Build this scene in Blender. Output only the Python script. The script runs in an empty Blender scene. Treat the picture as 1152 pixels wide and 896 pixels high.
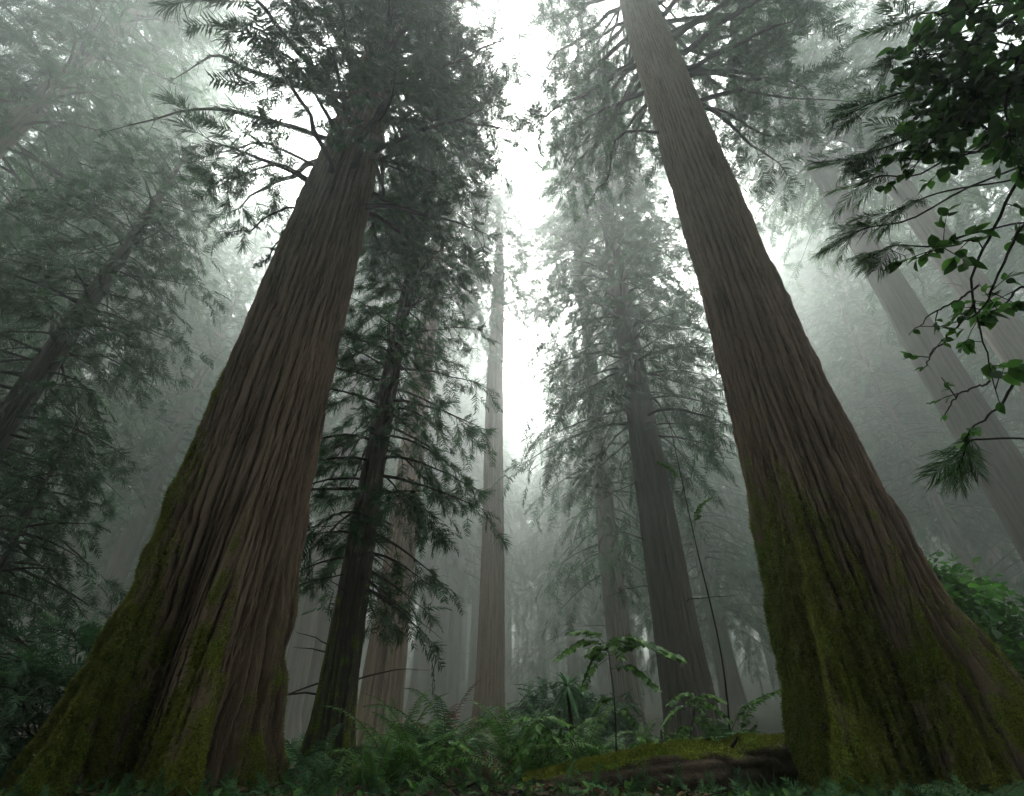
import bpy, math, random
import numpy as np

# ------------------------------------------------------------------ basics
SC = bpy.context.scene
COL = SC.collection
PI = math.pi
EYE = 1.3
PITCH = math.radians(32.0)
FPX = 522.0
c_, s_ = math.cos(PITCH), math.sin(PITCH)
cam = bpy.data.objects.new('camera', bpy.data.cameras.new('camera'))
COL.objects.link(cam)
cam.location = (0, 0, EYE)
cam.rotation_euler = (PI / 2 + PITCH, 0, 0)
cam.data.sensor_width = 36
cam.data.lens = FPX / 1152 * 36
cam.data.clip_start = .05
cam.data.clip_end = 2000
SC.camera = cam


def at(px, py, D):
    """point on the view ray of photo pixel px,py at horizontal distance D ahead"""
    u, v = (px - 576) / FPX, (448 - py) / FPX
    k = D / (c_ - v * s_)
    return np.array([u * k, D, EYE + (s_ + v * c_) * k])


def atz(px, py, z):
    u, v = (px - 576) / FPX, (448 - py) / FPX
    return np.array([u * z, (c_ - v * s_) * z, EYE + (s_ + v * c_) * z])


def ground_z(x, y):
    x = np.asarray(x, float); y = np.asarray(y, float)
    g = -.08 * np.clip(y - 8, 0, 8) - .10 * np.clip(y - 16, 0, 25) - .04 * np.clip(y - 41, 0, 25) + .13 * np.clip(y - 140, 0, 300)
    g = g + .05 * np.sin(x * .9 + 1.3) * np.cos(y * .7) + .09 * np.sin(x * .31 + y * .23) + .018 * np.clip(np.abs(x) - 12, 0, 80)
    return g


def unit(a):
    return a / np.maximum(np.linalg.norm(a, axis=-1, keepdims=True), 1e-9)


def vnoise(u, v, rng, pu, scale_v=256):
    """value noise, periodic in u with period pu (integer)"""
    tb = rng.random((pu, scale_v))
    iu = np.floor(u).astype(int); iv = np.floor(v).astype(int)
    fu = u - iu; fv = v - iv
    fu = fu * fu * (3 - 2 * fu); fv = fv * fv * (3 - 2 * fv)
    a = tb[iu % pu, iv % scale_v]; b = tb[(iu + 1) % pu, iv % scale_v]
    c = tb[iu % pu, (iv + 1) % scale_v]; d = tb[(iu + 1) % pu, (iv + 1) % scale_v]
    return (a * (1 - fu) + b * fu) * (1 - fv) + (c * (1 - fu) + d * fu) * fv


# ------------------------------------------------------------------ mesh helpers
class MB:
    """collects triangles / quads with a material slot and a tint per vertex"""
    def __init__(self):
        self.V = []; self.T = []; self.Q = []; self.TM = []; self.QM = []; self.A = []; self.n = 0

    def add(self, V, T=None, Q=None, mat=0, tint=.5):
        V = np.asarray(V, np.float32).reshape(-1, 3)
        if T is not None and len(T):
            T = np.asarray(T, np.int32).reshape(-1, 3); self.T.append(T + self.n); self.TM.append(np.full(len(T), mat, np.int32))
        if Q is not None and len(Q):
            Q = np.asarray(Q, np.int32).reshape(-1, 4); self.Q.append(Q + self.n); self.QM.append(np.full(len(Q), mat, np.int32))
        self.V.append(V)
        self.A.append(np.broadcast_to(np.asarray(tint, np.float32), (len(V),)).copy())
        self.n += len(V)

    def mesh(self, name, mats, smooth=False, extra=None):
        V = np.concatenate(self.V) if self.V else np.zeros((0, 3), np.float32)
        T = np.concatenate(self.T) if self.T else np.zeros((0, 3), np.int32)
        Q = np.concatenate(self.Q) if self.Q else np.zeros((0, 4), np.int32)
        M = np.concatenate((self.TM or [np.zeros(0, np.int32)]) + (self.QM or []))
        me = bpy.data.meshes.new(name)
        me.vertices.add(len(V)); me.vertices.foreach_set('co', V.ravel())
        loops = np.concatenate([T.ravel(), Q.ravel()]).astype(np.int32)
        me.loops.add(len(loops)); me.loops.foreach_set('vertex_index', loops)
        tot = np.concatenate([np.full(len(T), 3), np.full(len(Q), 4)]).astype(np.int32)
        st = np.concatenate([[0], np.cumsum(tot)[:-1]]).astype(np.int32) if len(tot) else np.zeros(0, np.int32)
        me.polygons.add(len(tot)); me.polygons.foreach_set('loop_start', st)
        me.polygons.foreach_set('material_index', M.astype(np.int32))
        for m in (mats if isinstance(mats, (list, tuple)) else [mats]):
            me.materials.append(m)
        at_ = me.attributes.new('tint', 'FLOAT', 'POINT'); at_.data.foreach_set('value', np.concatenate(self.A) if self.A else np.zeros(0, np.float32))
        for k, v in (extra or {}).items():
            a = me.attributes.new(k, 'FLOAT', 'POINT'); a.data.foreach_set('value', np.asarray(v, np.float32).ravel())
        if smooth:
            me.polygons.foreach_set('use_smooth', np.ones(len(tot), bool))
        me.update(calc_edges=True)
        return me


def obj(name, me, parent=None, loc=None):
    o = bpy.data.objects.new(name, me); COL.objects.link(o)
    if parent is not None: o.parent = parent
    if loc is not None: o.location = loc
    return o


def tag(o, label=None, cat=None, group=None, kind=None):
    if label: o['label'] = label
    if cat: o['category'] = cat
    if group: o['group'] = group
    if kind: o['kind'] = kind
    return o


def thing(name, label, cat, loc, group=None, rz=0.0):
    o = bpy.data.objects.new(name, None); COL.objects.link(o)
    o.empty_display_size = .2
    o.location = loc; o.rotation_euler = (0, 0, rz)
    return tag(o, label, cat, group)


def copy_thing(root, loc, rz, scale, label):
    """a copy of a thing with copies of its parts and sub-parts"""
    r = root.copy(); COL.objects.link(r)
    r.location = loc; r.rotation_euler = (0, 0, rz); r.scale = (scale, scale, scale); r['label'] = label
    for ch in list(root.children):
        k = ch.copy(); COL.objects.link(k); k.parent = r
        for g in list(ch.children):
            d = g.copy(); COL.objects.link(d); d.parent = k
    return r


# ------------------------------------------------------------------ materials
def newmat(name):
    m = bpy.data.materials.new(name); m.use_nodes = True
    nt = m.node_tree
    for n in list(nt.nodes): nt.nodes.remove(n)
    out = nt.nodes.new('ShaderNodeOutputMaterial')
    return m, nt, out


def N(nt, kind, **kw):
    n = nt.nodes.new('ShaderNode' + kind)
    for k, v in kw.items():
        if k in n.inputs: n.inputs[k].default_value = v
        else: setattr(n, k, v)
    return n


def ramp(nt, fac, stops):
    r = nt.nodes.new('ShaderNodeValToRGB')
    while len(r.color_ramp.elements) < len(stops): r.color_ramp.elements.new(.5)
    for e, (p, c) in zip(r.color_ramp.elements, stops):
        e.position = p; e.color = (*c, 1)
    nt.links.new(fac, r.inputs[0])
    return r.outputs[0]


def leaf_mat(name, dark, mid, light, trans=.3, rough=.55, spec=.3):
    m, nt, out = newmat(name); L = nt.links.new
    a = N(nt, 'Attribute', attribute_name='tint')
    tc = N(nt, 'TexCoord')
    no = N(nt, 'TexNoise', Scale=1.1, Detail=2.0)
    L(tc.outputs['Object'], no.inputs['Vector'])
    mx = N(nt, 'Math', operation='MULTIPLY_ADD'); mx.inputs[1].default_value = .5
    L(no.outputs['Fac'], mx.inputs[0])
    ad = N(nt, 'Math', operation='MULTIPLY_ADD'); ad.inputs[1].default_value = .75; ad.inputs[2].default_value = -.12
    L(a.outputs['Fac'], ad.inputs[0]); L(ad.outputs[0], mx.inputs[2])
    colr = ramp(nt, mx.outputs[0], [(0.05, dark), (.5, mid), (.95, light)])
    p = N(nt, 'BsdfPrincipled', Roughness=rough)
    p.inputs['Specular IOR Level'].default_value = spec
    L(colr, p.inputs['Base Color'])
    t = N(nt, 'BsdfTranslucent'); L(colr, t.inputs['Color'])
    ms = N(nt, 'MixShader'); ms.inputs[0].default_value = trans
    L(p.outputs[0], ms.inputs[1]); L(t.outputs[0], ms.inputs[2]); L(ms.outputs[0], out.inputs['Surface'])
    return m


def bark_mat(name, dark, mid, light, zs=.1, scale=14, moss=True, bump=.022):
    m, nt, out = newmat(name); L = nt.links.new
    tc = N(nt, 'TexCoord')
    mp = N(nt, 'Mapping'); mp.inputs['Scale'].default_value = (scale, scale, scale * zs)
    L(tc.outputs['Object'], mp.inputs['Vector'])
    n1 = N(nt, 'TexNoise', Scale=1.0, Detail=6.0, Roughness=.62); L(mp.outputs[0], n1.inputs['Vector'])
    n2 = N(nt, 'TexNoise', Scale=.7, Detail=3.0); L(tc.outputs['Object'], n2.inputs['Vector'])
    rg = N(nt, 'Attribute', attribute_name='ridge')
    # colour: streaks + large patches + ridge crests
    a1 = N(nt, 'Math', operation='MULTIPLY_ADD'); a1.inputs[1].default_value = .55; L(n1.outputs['Fac'], a1.inputs[0])
    a2 = N(nt, 'Math', operation='MULTIPLY'); a2.inputs[1].default_value = .25; L(n2.outputs['Fac'], a2.inputs[0])
    L(a2.outputs[0], a1.inputs[2])
    a3 = N(nt, 'Math', operation='MULTIPLY_ADD'); a3.inputs[1].default_value = .55; L(rg.outputs['Fac'], a3.inputs[0]); L(a1.outputs[0], a3.inputs[2])
    mp4 = N(nt, 'Mapping'); mp4.inputs['Scale'].default_value = (scale * 4, scale * 4, scale * zs * 5); L(tc.outputs['Object'], mp4.inputs['Vector'])
    n4 = N(nt, 'TexNoise', Scale=1.0, Detail=5.0, Roughness=.7); L(mp4.outputs[0], n4.inputs['Vector'])
    a4 = N(nt, 'Math', operation='MULTIPLY_ADD'); a4.inputs[1].default_value = .55; L(n4.outputs['Fac'], a4.inputs[0])
    a5 = N(nt, 'Math', operation='ADD'); a5.inputs[1].default_value = -.275; L(a3.outputs[0], a5.inputs[0]); L(a5.outputs[0], a4.inputs[2]); a3 = a4
    base = ramp(nt, a3.outputs[0], [(.30, dark), (.58, mid), (.88, light)])
    n3 = N(nt, 'TexNoise', Scale=38.0, Detail=3.0); L(tc.outputs['Object'], n3.inputs['Vector'])
    p = N(nt, 'BsdfPrincipled', Roughness=.88); p.inputs['Specular IOR Level'].default_value = .2
    col_out = base
    if moss:
        ms = N(nt, 'Attribute', attribute_name='moss')
        nm = N(nt, 'TexNoise', Scale=2.3, Detail=5.0, Roughness=.6); L(tc.outputs['Object'], nm.inputs['Vector'])
        sm = N(nt, 'Math', operation='ADD'); L(ms.outputs['Fac'], sm.inputs[0])
        nn = N(nt, 'Math', operation='MULTIPLY_ADD'); nn.inputs[1].default_value = 1.1; nn.inputs[2].default_value = -.55; L(nm.outputs['Fac'], nn.inputs[0])
        L(nn.outputs[0], sm.inputs[1])
        n3s = N(nt, 'Math', operation='MULTIPLY_ADD'); n3s.inputs[1].default_value = .5; n3s.inputs[2].default_value = -.25; L(n3.outputs['Fac'], n3s.inputs[0])
        sm2 = N(nt, 'Math', operation='ADD'); L(sm.outputs[0], sm2.inputs[0]); L(n3s.outputs[0], sm2.inputs[1])
        mk = N(nt, 'MapRange'); mk.inputs[1].default_value = .38; mk.inputs[2].default_value = .62; L(sm2.outputs[0], mk.inputs[0])
        mcol = ramp(nt, n3.outputs['Fac'], [(.3, (.050, .064, .008)), (.5, (.175, .195, .020)), (.72, (.34, .34, .036))])
        mg = N(nt, 'Mix', data_type='RGBA', blend_type='MULTIPLY'); mg.inputs[0].default_value = 1
        tv = ramp(nt, n2.outputs['Fac'], [(.3, (.62, 1.0, .7)), (.7, (1.1, 1.0, .9))])
        L(mcol, mg.inputs[6]); L(tv, mg.inputs[7]); mcol = mg.outputs[2]
        mix = N(nt, 'Mix', data_type='RGBA'); L(mk.outputs[0], mix.inputs[0]); L(base, mix.inputs[6]); L(mcol, mix.inputs[7])
        col_out = mix.outputs[2]
    L(col_out, p.inputs['Base Color'])
    hs1 = N(nt, 'Math', operation='MULTIPLY_ADD'); hs1.inputs[1].default_value = .6; L(n4.outputs['Fac'], hs1.inputs[0]); L(n1.outputs['Fac'], hs1.inputs[2])
    hsum = N(nt, 'Math', operation='MULTIPLY_ADD'); hsum.inputs[1].default_value = .5; L(n3.outputs['Fac'], hsum.inputs[0]); L(hs1.outputs[0], hsum.inputs[2])
    b = N(nt, 'Bump', Distance=bump, Strength=1.0); L(hsum.outputs[0], b.inputs['Height']); L(b.outputs[0], p.inputs['Normal'])
    L(p.outputs[0], out.inputs['Surface'])
    return m


M = {}
M['redwood'] = bark_mat('redwood_bark', (.009, .005, .003), (.068, .039, .024), (.235, .165, .115))
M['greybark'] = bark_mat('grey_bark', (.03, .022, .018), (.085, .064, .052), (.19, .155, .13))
M['darkbark'] = bark_mat('dark_bark', (.018, .014, .012), (.045, .036, .030), (.09, .075, .06))
M['twig'] = bark_mat('twig_bark', (.012, .010, .008), (.030, .024, .019), (.055, .045, .036), moss=False, scale=30)
M['log'] = bark_mat('log_bark', (.016, .010, .007), (.050, .034, .022), (.13, .092, .065), zs=1.0, scale=9)
M['fir'] = leaf_mat('fir_needles', (.009, .040, .010), (.023, .105, .026), (.058, .20, .044), trans=.22)
M['firdark'] = leaf_mat('dark_fir_needles', (.007, .034, .009), (.017, .078, .020), (.040, .145, .034), trans=.18)
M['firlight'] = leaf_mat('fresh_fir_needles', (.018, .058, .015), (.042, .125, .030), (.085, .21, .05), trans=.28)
M['fern'] = leaf_mat('fern_green', (.028, .095, .016), (.085, .225, .034), (.18, .37, .06), trans=.35, rough=.45)
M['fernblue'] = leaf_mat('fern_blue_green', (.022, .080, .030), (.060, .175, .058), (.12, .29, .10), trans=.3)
M['broad'] = leaf_mat('broad_leaf', (.020, .080, .012), (.055, .175, .024), (.12, .31, .045), trans=.62, rough=.4, spec=.45)
M['bush'] = leaf_mat('bush_leaf', (.018, .062, .022), (.042, .135, .045), (.09, .23, .075), trans=.28)
M['rust'] = leaf_mat('dead_fern', (.06, .030, .018), (.15, .075, .045), (.28, .15, .09), trans=.3)
M['stem'] = leaf_mat('green_stem', (.03, .035, .012), (.055, .060, .02), (.09, .09, .03), trans=0)
M['mossleaf'] = leaf_mat('moss_strands', (.07, .088, .010), (.21, .235, .022), (.37, .38, .038), trans=.3)


def ground_mat():
    m, nt, out = newmat('forest_floor'); L = nt.links.new
    tc = N(nt, 'TexCoord')
    n1 = N(nt, 'TexNoise', Scale=1.2, Detail=6.0); L(tc.outputs['Object'], n1.inputs['Vector'])
    n2 = N(nt, 'TexNoise', Scale=22.0, Detail=5.0); L(tc.outputs['Object'], n2.inputs['Vector'])
    a = N(nt, 'Math', operation='MULTIPLY_ADD'); a.inputs[1].default_value = .45; L(n2.outputs['Fac'], a.inputs[0])
    b = N(nt, 'Math', operation='MULTIPLY'); b.inputs[1].default_value = .55; L(n1.outputs['Fac'], b.inputs[0]); L(b.outputs[0], a.inputs[2])
    c = ramp(nt, a.outputs[0], [(.35, (.022, .015, .010)), (.5, (.045, .034, .018)), (.6, (.035, .048, .014)), (.75, (.075, .055, .03))])
    p = N(nt, 'BsdfPrincipled', Roughness=.95); L(c, p.inputs['Base Color'])
    bp = N(nt, 'Bump', Distance=.05); L(n2.outputs['Fac'], bp.inputs['Height']); L(bp.outputs[0], p.inputs['Normal'])
    L(p.outputs[0], out.inputs['Surface'])
    return m


# ------------------------------------------------------------------ shapes
def tube(mb, pts, radii, sides=6, mat=0, tint=.5, cap=False):
    pts = np.asarray(pts, float); n = len(pts)
    radii = np.broadcast_to(np.asarray(radii, float), (n,))
    tan = unit(np.gradient(pts, axis=0))
    ref = np.array([0, 0, 1.0]) if abs(tan[:, 2]).mean() < .8 else np.array([1.0, 0, 0])
    a = unit(np.cross(tan, ref)); b = np.cross(tan, a)
    th = np.arange(sides) * 2 * PI / sides
    V = pts[:, None] + radii[:, None, None] * (np.cos(th)[None, :, None] * a[:, None] + np.sin(th)[None, :, None] * b[:, None])
    i = np.arange(n - 1)[:, None] * sides; j = np.arange(sides)[None]; k = (j + 1) % sides
    Q = np.stack([i + j, i + k, i + sides + k, i + sides + j], -1).reshape(-1, 4)
    V = V.reshape(-1, 3)
    mb.add(V, Q=Q, mat=mat, tint=tint)


def smooth_path(pts, n):
    """Catmull-Rom resample"""
    P = np.asarray(pts, float)
    P = np.vstack([2 * P[0] - P[1], P, 2 * P[-1] - P[-2]])
    t = np.linspace(0, len(P) - 3 - 1e-6, n); i = t.astype(int); f = (t - i)[:, None]
    a, b, c, d = P[i], P[i + 1], P[i + 2], P[i + 3]
    return .5 * (2 * b + (c - a) * f + (2 * a - 5 * b + 4 * c - d) * f ** 2 + (3 * b - a - 3 * c + d) * f ** 3)


def spray_flat(rng, n=9, w=.055, ln=.40):
    """flat feathery conifer spray of unit length along x"""
    V = []; T = []
    def tri(a, b, c):
        k = len(V); V.extend([a, b, c]); T.append((k, k + 1, k + 2))
    zc = lambda x: -.22 * x * x
    tri((0, -.012, 0), (0, .012, 0), (1, 0, zc(1)))
    for i in range(n):
        x = .06 + .9 * (i + .5) / n
        for sgn in (-1, 1):
            xx = x + rng.uniform(-.03, .03)
            l = ln * (1 - .55 * xx) * rng.uniform(.7, 1.15)
            an = math.radians(rng.uniform(38, 66))
            ex, ey = xx + l * math.cos(an), sgn * l * math.sin(an)
            zt = zc(xx) - l * rng.uniform(.0, .35)
            wv = w * rng.uniform(.7, 1.2)
            tri((xx - wv * .5, 0, zc(xx)), (xx + wv * .7, sgn * .0, zc(xx)), (ex, ey, zt))
            # widen mid by a second triangle
            mx_, my_ = xx + .45 * l * math.cos(an), sgn * .45 * l * math.sin(an)
            tri((mx_ - wv * .55, my_, (zc(xx) + zt) / 2), (mx_ + wv * .6, my_ - sgn * wv * .3, (zc(xx) + zt) / 2 + .02), (ex + .04, ey + sgn * .03, zt - .03))
    return np.array(V), np.array(T)


def spray_tuft(rng, n=64, w=.012, spread=1.0):
    """brush of long needles round a twig tip, unit length"""
    V = []; T = []
    for i in range(n):
        x0 = rng.uniform(0, .45)
        th = rng.uniform(0, 2 * PI); an = rng.uniform(.25, 1.15) * spread * (1.15 - x0)
        d = np.array([math.cos(an), math.sin(an) * math.cos(th), math.sin(an) * math.sin(th)])
        l = rng.uniform(.45, .72)
        p = np.array([x0, 0, 0]); e = p + d * l; e[2] -= .10 * l
        sd = unit(np.cross(d, rng.normal(size=3))) * w
        k = len(V); m_ = p + d * l * .55
        V.extend([p - sd * .6, p + sd * .6, m_ + sd, m_ - sd, e]); T.extend([(k, k + 1, k + 2), (k, k + 2, k + 3), (k + 3, k + 2, k + 4)])
    return np.array(V), np.array(T)


def spray_fan(rng, n=34, w=.007):
    """flat comb of long soft needles along a twig, unit length"""
    V = []; T = []
    for i in range(n):
        x0 = .05 + .75 * i / n
        for sg in (-1, 1):
            an = math.radians(rng.uniform(26, 52) * (1.15 - .75 * x0)); l = .62 * (1 - .45 * x0) * rng.uniform(.75, 1.1)
            z1, z2 = rng.normal(.02, .03), rng.normal(-.06, .05)
            p = np.array([x0, 0, 0]); m_ = p + l * .55 * np.array([math.cos(an), sg * math.sin(an), 0]) + [0, 0, z1]; e = p + l * np.array([math.cos(an * .8), sg * math.sin(an * .8), 0]) + [0, 0, z2]
            sd = np.array([-sg * math.sin(an), math.cos(an), 0]) * w; sd[2] = rng.normal(0, w * .5); k = len(V)
            V.extend([p - sd * .5, p + sd * .5, m_ + sd, m_ - sd, e]); T.extend([(k, k + 1, k + 2), (k, k + 2, k + 3), (k + 3, k + 2, k + 4)])
    return np.array(V), np.array(T)


def leaf_shape(rng, serr=False):
    """single ovate leaf, unit length along x, folded on its midrib"""
    xs = np.array([0, .18, .42, .68, .86, 1.0]); ws = np.array([0.0, .22, .33, .26, .13, 0])
    V = []; T = []
    z = -.16 * xs ** 2
    for i, x in enumerate(xs): V.append((x, 0, z[i]))
    for sgn in (1, -1):
        k = len(V)
        for i in range(1, 5): V.append((xs[i], sgn * ws[i] * rng.uniform(.92, 1.08), z[i] + .10 * ws[i] / .33))
        q = [(0, 1, k)] + sum([[(i, i + 1, k + i), (i, k + i, k + i - 1)] for i in range(1, 4)], []) + [(4, 5, k + 3)]
        T += q if sgn < 0 else [t[::-1] for t in q]
    return np.array(V, float), np.array(T)


def place(mb, tmpl, P, X, Z, S, tint, mat=0):
    """copies of a template at P with x axis X, normal about Z, size S"""
    if len(P) == 0: return
    V0, T0 = tmpl
    X = unit(X); Y = unit(np.cross(Z, X)); Z = np.cross(X, Y)
    V = P[:, None] + S[:, None, None] * (V0[None, :, 0:1] * X[:, None] + V0[None, :, 1:2] * Y[:, None] + V0[None, :, 2:3] * Z[:, None])
    T = T0[None] + (np.arange(len(P)) * len(V0))[:, None, None]
    mb.add(V.reshape(-1, 3), T=T.reshape(-1, 3), mat=mat, tint=np.repeat(tint, len(V0)))


_r = np.random.default_rng(5)
FLATS = [spray_flat(_r) for _ in range(5)]
FLATS_LO = [spray_flat(_r, n=5, w=.12, ln=.5) for _ in range(4)]
TUFTS = [spray_tuft(_r) for _ in range(5)]
FANS = [spray_fan(_r) for _ in range(4)]
LEAVES = [leaf_shape(_r) for _ in range(4)]


def place_mix(mb, tmpls, P, X, Z, S, rng, mat=0, tint=None):
    if len(P) == 0: return
    which = rng.integers(0, len(tmpls), len(P))
    tint = rng.random(len(P)) if tint is None else tint
    for k, t in enumerate(tmpls):
        m_ = which == k
        place(mb, t, P[m_], X[m_], Z[m_], S[m_], tint[m_], mat)


def branch_path(rng, base, az, L, el, droop, n=8, wob=.05):
    t = np.linspace(0, 1, n)
    d = np.array([math.cos(az), math.sin(az), 0]); l = np.array([-math.sin(az), math.cos(az), 0])
    wv = np.cumsum(rng.normal(0, wob, n)) * L * .35; wv -= wv[0]
    zz = L * (math.tan(el) * t - droop * t ** 2 + .25 * droop * t ** 3) + np.cumsum(rng.normal(0, wob * .5, n)) * L * .2
    zz -= zz[0]
    return base + np.outer(t * L, d) + np.outer(wv, l) + np.outer(zz, [0, 0, 1])


def twigs_and_sprays(rng, pts, L, spray, gap, tstart=.18, hang=.35, twigmax=1.7, wood=None, wmat=1):
    """side twigs on a branch and spray frames on them"""
    P = []; X = []
    n = max(4, int(L * (1 - tstart) / gap)); ts = tstart + (1 - tstart) * (np.arange(n) + rng.random(n)) / n
    npt = len(pts) - 1
    for k, t in enumerate(ts):
        f = t * npt; i = min(int(f), npt - 1); p = pts[i] + (pts[i + 1] - pts[i]) * (f - i)
        tg = unit(pts[i + 1] - pts[i])
        side = unit(np.cross(tg, [0, 0, 1])) * (1 if k % 2 else -1)
        an = math.radians(rng.uniform(35, 75))
        d = unit(tg * math.cos(an) + side * math.sin(an) + np.array([0, 0, -hang * rng.uniform(.1, 1.3)]))
        tl = min(twigmax, (.22 + .38 * (1 - t)) * L * rng.uniform(.5, 1.1)) + spray * .3
        q = np.linspace(0, 1, 4)[:, None]
        tp = p + d * tl * q + np.array([0, 0, -1.0]) * hang * .35 * tl * q ** 2
        if wood is not None: tube(wood, tp, [.012, .009, .006, .003], 3, wmat)
        m_ = max(1, int(tl / (spray * .42)))
        for j in range(m_):
            u = (j + rng.uniform(.3, 1)) / m_
            pp = p + d * tl * u + np.array([0, 0, -1.0]) * hang * .35 * tl * u * u
            dd = d + np.array([0, 0, -hang * .8 * u]) + rng.normal(0, .38, 3)
            P.append(pp); X.append(dd)
    P.append(pts[-1]); X.append(pts[-1] - pts[-2])
    P.append(pts[-2]); X.append(pts[-1] - pts[-2] + rng.normal(0, .2, 3))
    P = np.array(P); X = unit(np.array(X))
    Z = np.array([0, 0, 1.0]) + rng.normal(0, .30, (len(P), 3))
    S = spray * rng.uniform(.65, 1.25, len(P))
    return P, X, Z, S


def prof(table, h):
    t = np.array(table, float)
    return np.interp(h, t[:, 0], t[:, 1])


def trunk_mesh(name, mat, table, H, nphi, hs, lobes=(), seed=1, ridge_n=60, ridge_len=1.3, depth=.05, moss_h=3., moss_dir=None, moss_gain=1., bend=None, rib=(0, 0)):
    rng = np.random.default_rng(seed)
    hs = np.asarray(hs, float); nh = len(hs)
    ph = np.arange(nphi) * 2 * PI / nphi
    PH, HH = np.meshgrid(ph, hs)
    R = prof(table, HH)
    lob = np.zeros_like(R)
    for (a, A, w, hsc, drift) in lobes:      # buttress roots: angle, height of ridge, width, fade height, drift with height
        aa = math.radians(a) + drift * HH
        d = (PH - aa + PI) % (2 * PI) - PI
        wob = .05 * (vnoise(HH * .6 + a, HH * 0 + 3.3, rng, 64) - .5)
        lob += A * np.exp(-np.abs((d + wob) / w) ** 1.35) * np.exp(-np.maximum(HH, -.5) / hsc)
    # bark ridges: broad strips cut by narrow furrows
    def ridged(nu, lv, sd, sharp):
        r_ = np.random.default_rng(seed * 31 + sd)
        wob = (vnoise(PH / (2 * PI) * 9, HH * .4, r_, 9) - .5) * .5 + (vnoise(PH / (2 * PI) * 30, HH * 1.9, r_, 30) - .5) * .25
        n = vnoise(PH / (2 * PI) * nu + wob, HH / lv + 7.7 * np.sin(PH * 3), r_, nu)
        return np.abs(2 * n - 1) ** sharp
    rw = np.random.default_rng(seed * 17)
    wrp = 1.5 * (vnoise(PH / (2 * PI) * 8, HH * .16, rw, 8) - .5) + .75 * (vnoise(PH / (2 * PI) * 22, HH * .42, rw, 22) - .5) + .35 * (vnoise(PH / (2 * PI) * 60, HH * 1.6, rw, 60) - .5)
    n1, n2 = ridge_n // 2, int(ridge_n * .72)
    mk_ = np.clip((vnoise(PH / (2 * PI) * 14, HH * .3, rw, 14) - .5) * 3.2 + .5, 0, 1)
    ribA = np.abs(np.sin(PH * n1 * .5 + 1.5 * wrp)) ** .55; ribB = np.abs(np.sin(PH * n2 * .5 - 1.4 * wrp + .9 * np.sin(HH * .21))) ** .7
    rib_ = (ribA * mk_ + ribB * (1 - mk_)) * (.45 + .85 * vnoise(PH / (2 * PI) * 30, HH * .7, rw, 30))      # long ropy ribs that fork and fade
    r1 = ridged(ridge_n, ridge_len, 1, .55); r2 = ridged(int(ridge_n * 2.3), ridge_len * .5, 2, .7)
    r3 = ridged(max(12, ridge_n // 4), ridge_len * 2.6, 3, .8)
    lump = vnoise(PH / (2 * PI) * 26, HH * 2.6, np.random.default_rng(seed + 9), 26) - .5
    fine = vnoise(PH / (2 * PI) * (ridge_n * 5), HH * 9, np.random.default_rng(seed + 11), ridge_n * 5) - .5
    ridge = .54 * rib_ + .36 * r1 + .18 * r2 + .20 * r3
    low = np.exp(-np.maximum(HH, 0) / 3.5)
    fold = vnoise(PH / (2 * PI) * 11, HH * .55, np.random.default_rng(seed + 21), 11) - .5
    knob = np.clip(vnoise(PH / (2 * PI) * 34, HH * 1.5, np.random.default_rng(seed + 23), 34) - .62, 0, 1)
    R = R + (R * .06 * fold + R * .03 * knob) * np.exp(-np.maximum(HH, 0) / 2.6)
    RR = R + lob + depth * (ridge - .5) * (1 + 1.6 * low) + depth * .35 * lump * (.6 + .6 * low) + depth * .16 * fine
    cx = np.zeros_like(hs); cy = np.zeros_like(hs)
    if bend: cx, cy = bend(hs)
    i = np.arange(nh - 1)[:, None] * nphi; j = np.arange(nphi)[None]; k = (j + 1) % nphi
    Q = np.stack([i + j, i + k, i + nphi + k, i + nphi + j], -1).reshape(-1, 4)
    crest = np.clip(lob / .45, 0, 1); rp = np.clip(ridge, 0, 1) ** 1.3
    moss = np.exp(-np.maximum(HH, 0) / moss_h) * (.14 + .85 * rp) * (.62 + .70 * crest)
    if moss_dir is not None:
        md = .5 + .5 * np.cos(PH - math.radians(moss_dir))
        moss = moss * (.5 + .7 * md) + .5 * md ** 2 * (.25 + .9 * rp) * np.exp(-np.maximum(HH - moss_h, 0) / (moss_h * 1.1))
    cl = vnoise(PH / (2 * PI) * 60, HH * 3.4, np.random.default_rng(seed + 27), 60)
    moss = np.clip(moss * moss_gain * (.62 + 1.05 * cl), 0, 1)
    RR = RR + depth * .55 * np.clip(moss - .25, 0, 1) * np.clip(cl - .3, 0, 1) * 1.6          # raised cushions of moss
    X = RR * np.cos(PH) + np.asarray(cx)[:, None]; Y = RR * np.sin(PH) + np.asarray(cy)[:, None]
    V = np.stack([X, Y, HH], -1).reshape(-1, 3)
    mb = MB(); mb.add(V, Q=Q)
    me = mb.mesh(name, mat, True, {'ridge': ridge.ravel(), 'moss': moss.ravel()})
    info = dict(V=V, ph=PH.ravel(), h=HH.ravel(), moss=moss.ravel(), nphi=nphi, nh=nh)
    return me, info


def levels(H, fine_to, step, step2, h_start=-.6):
    a = np.arange(h_start, fine_to, step); b = [fine_to]; st = step
    while b[-1] < H:
        st = min(step2, st * 1.03); b.append(b[-1] + st)
    return np.concatenate([a, b])


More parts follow.
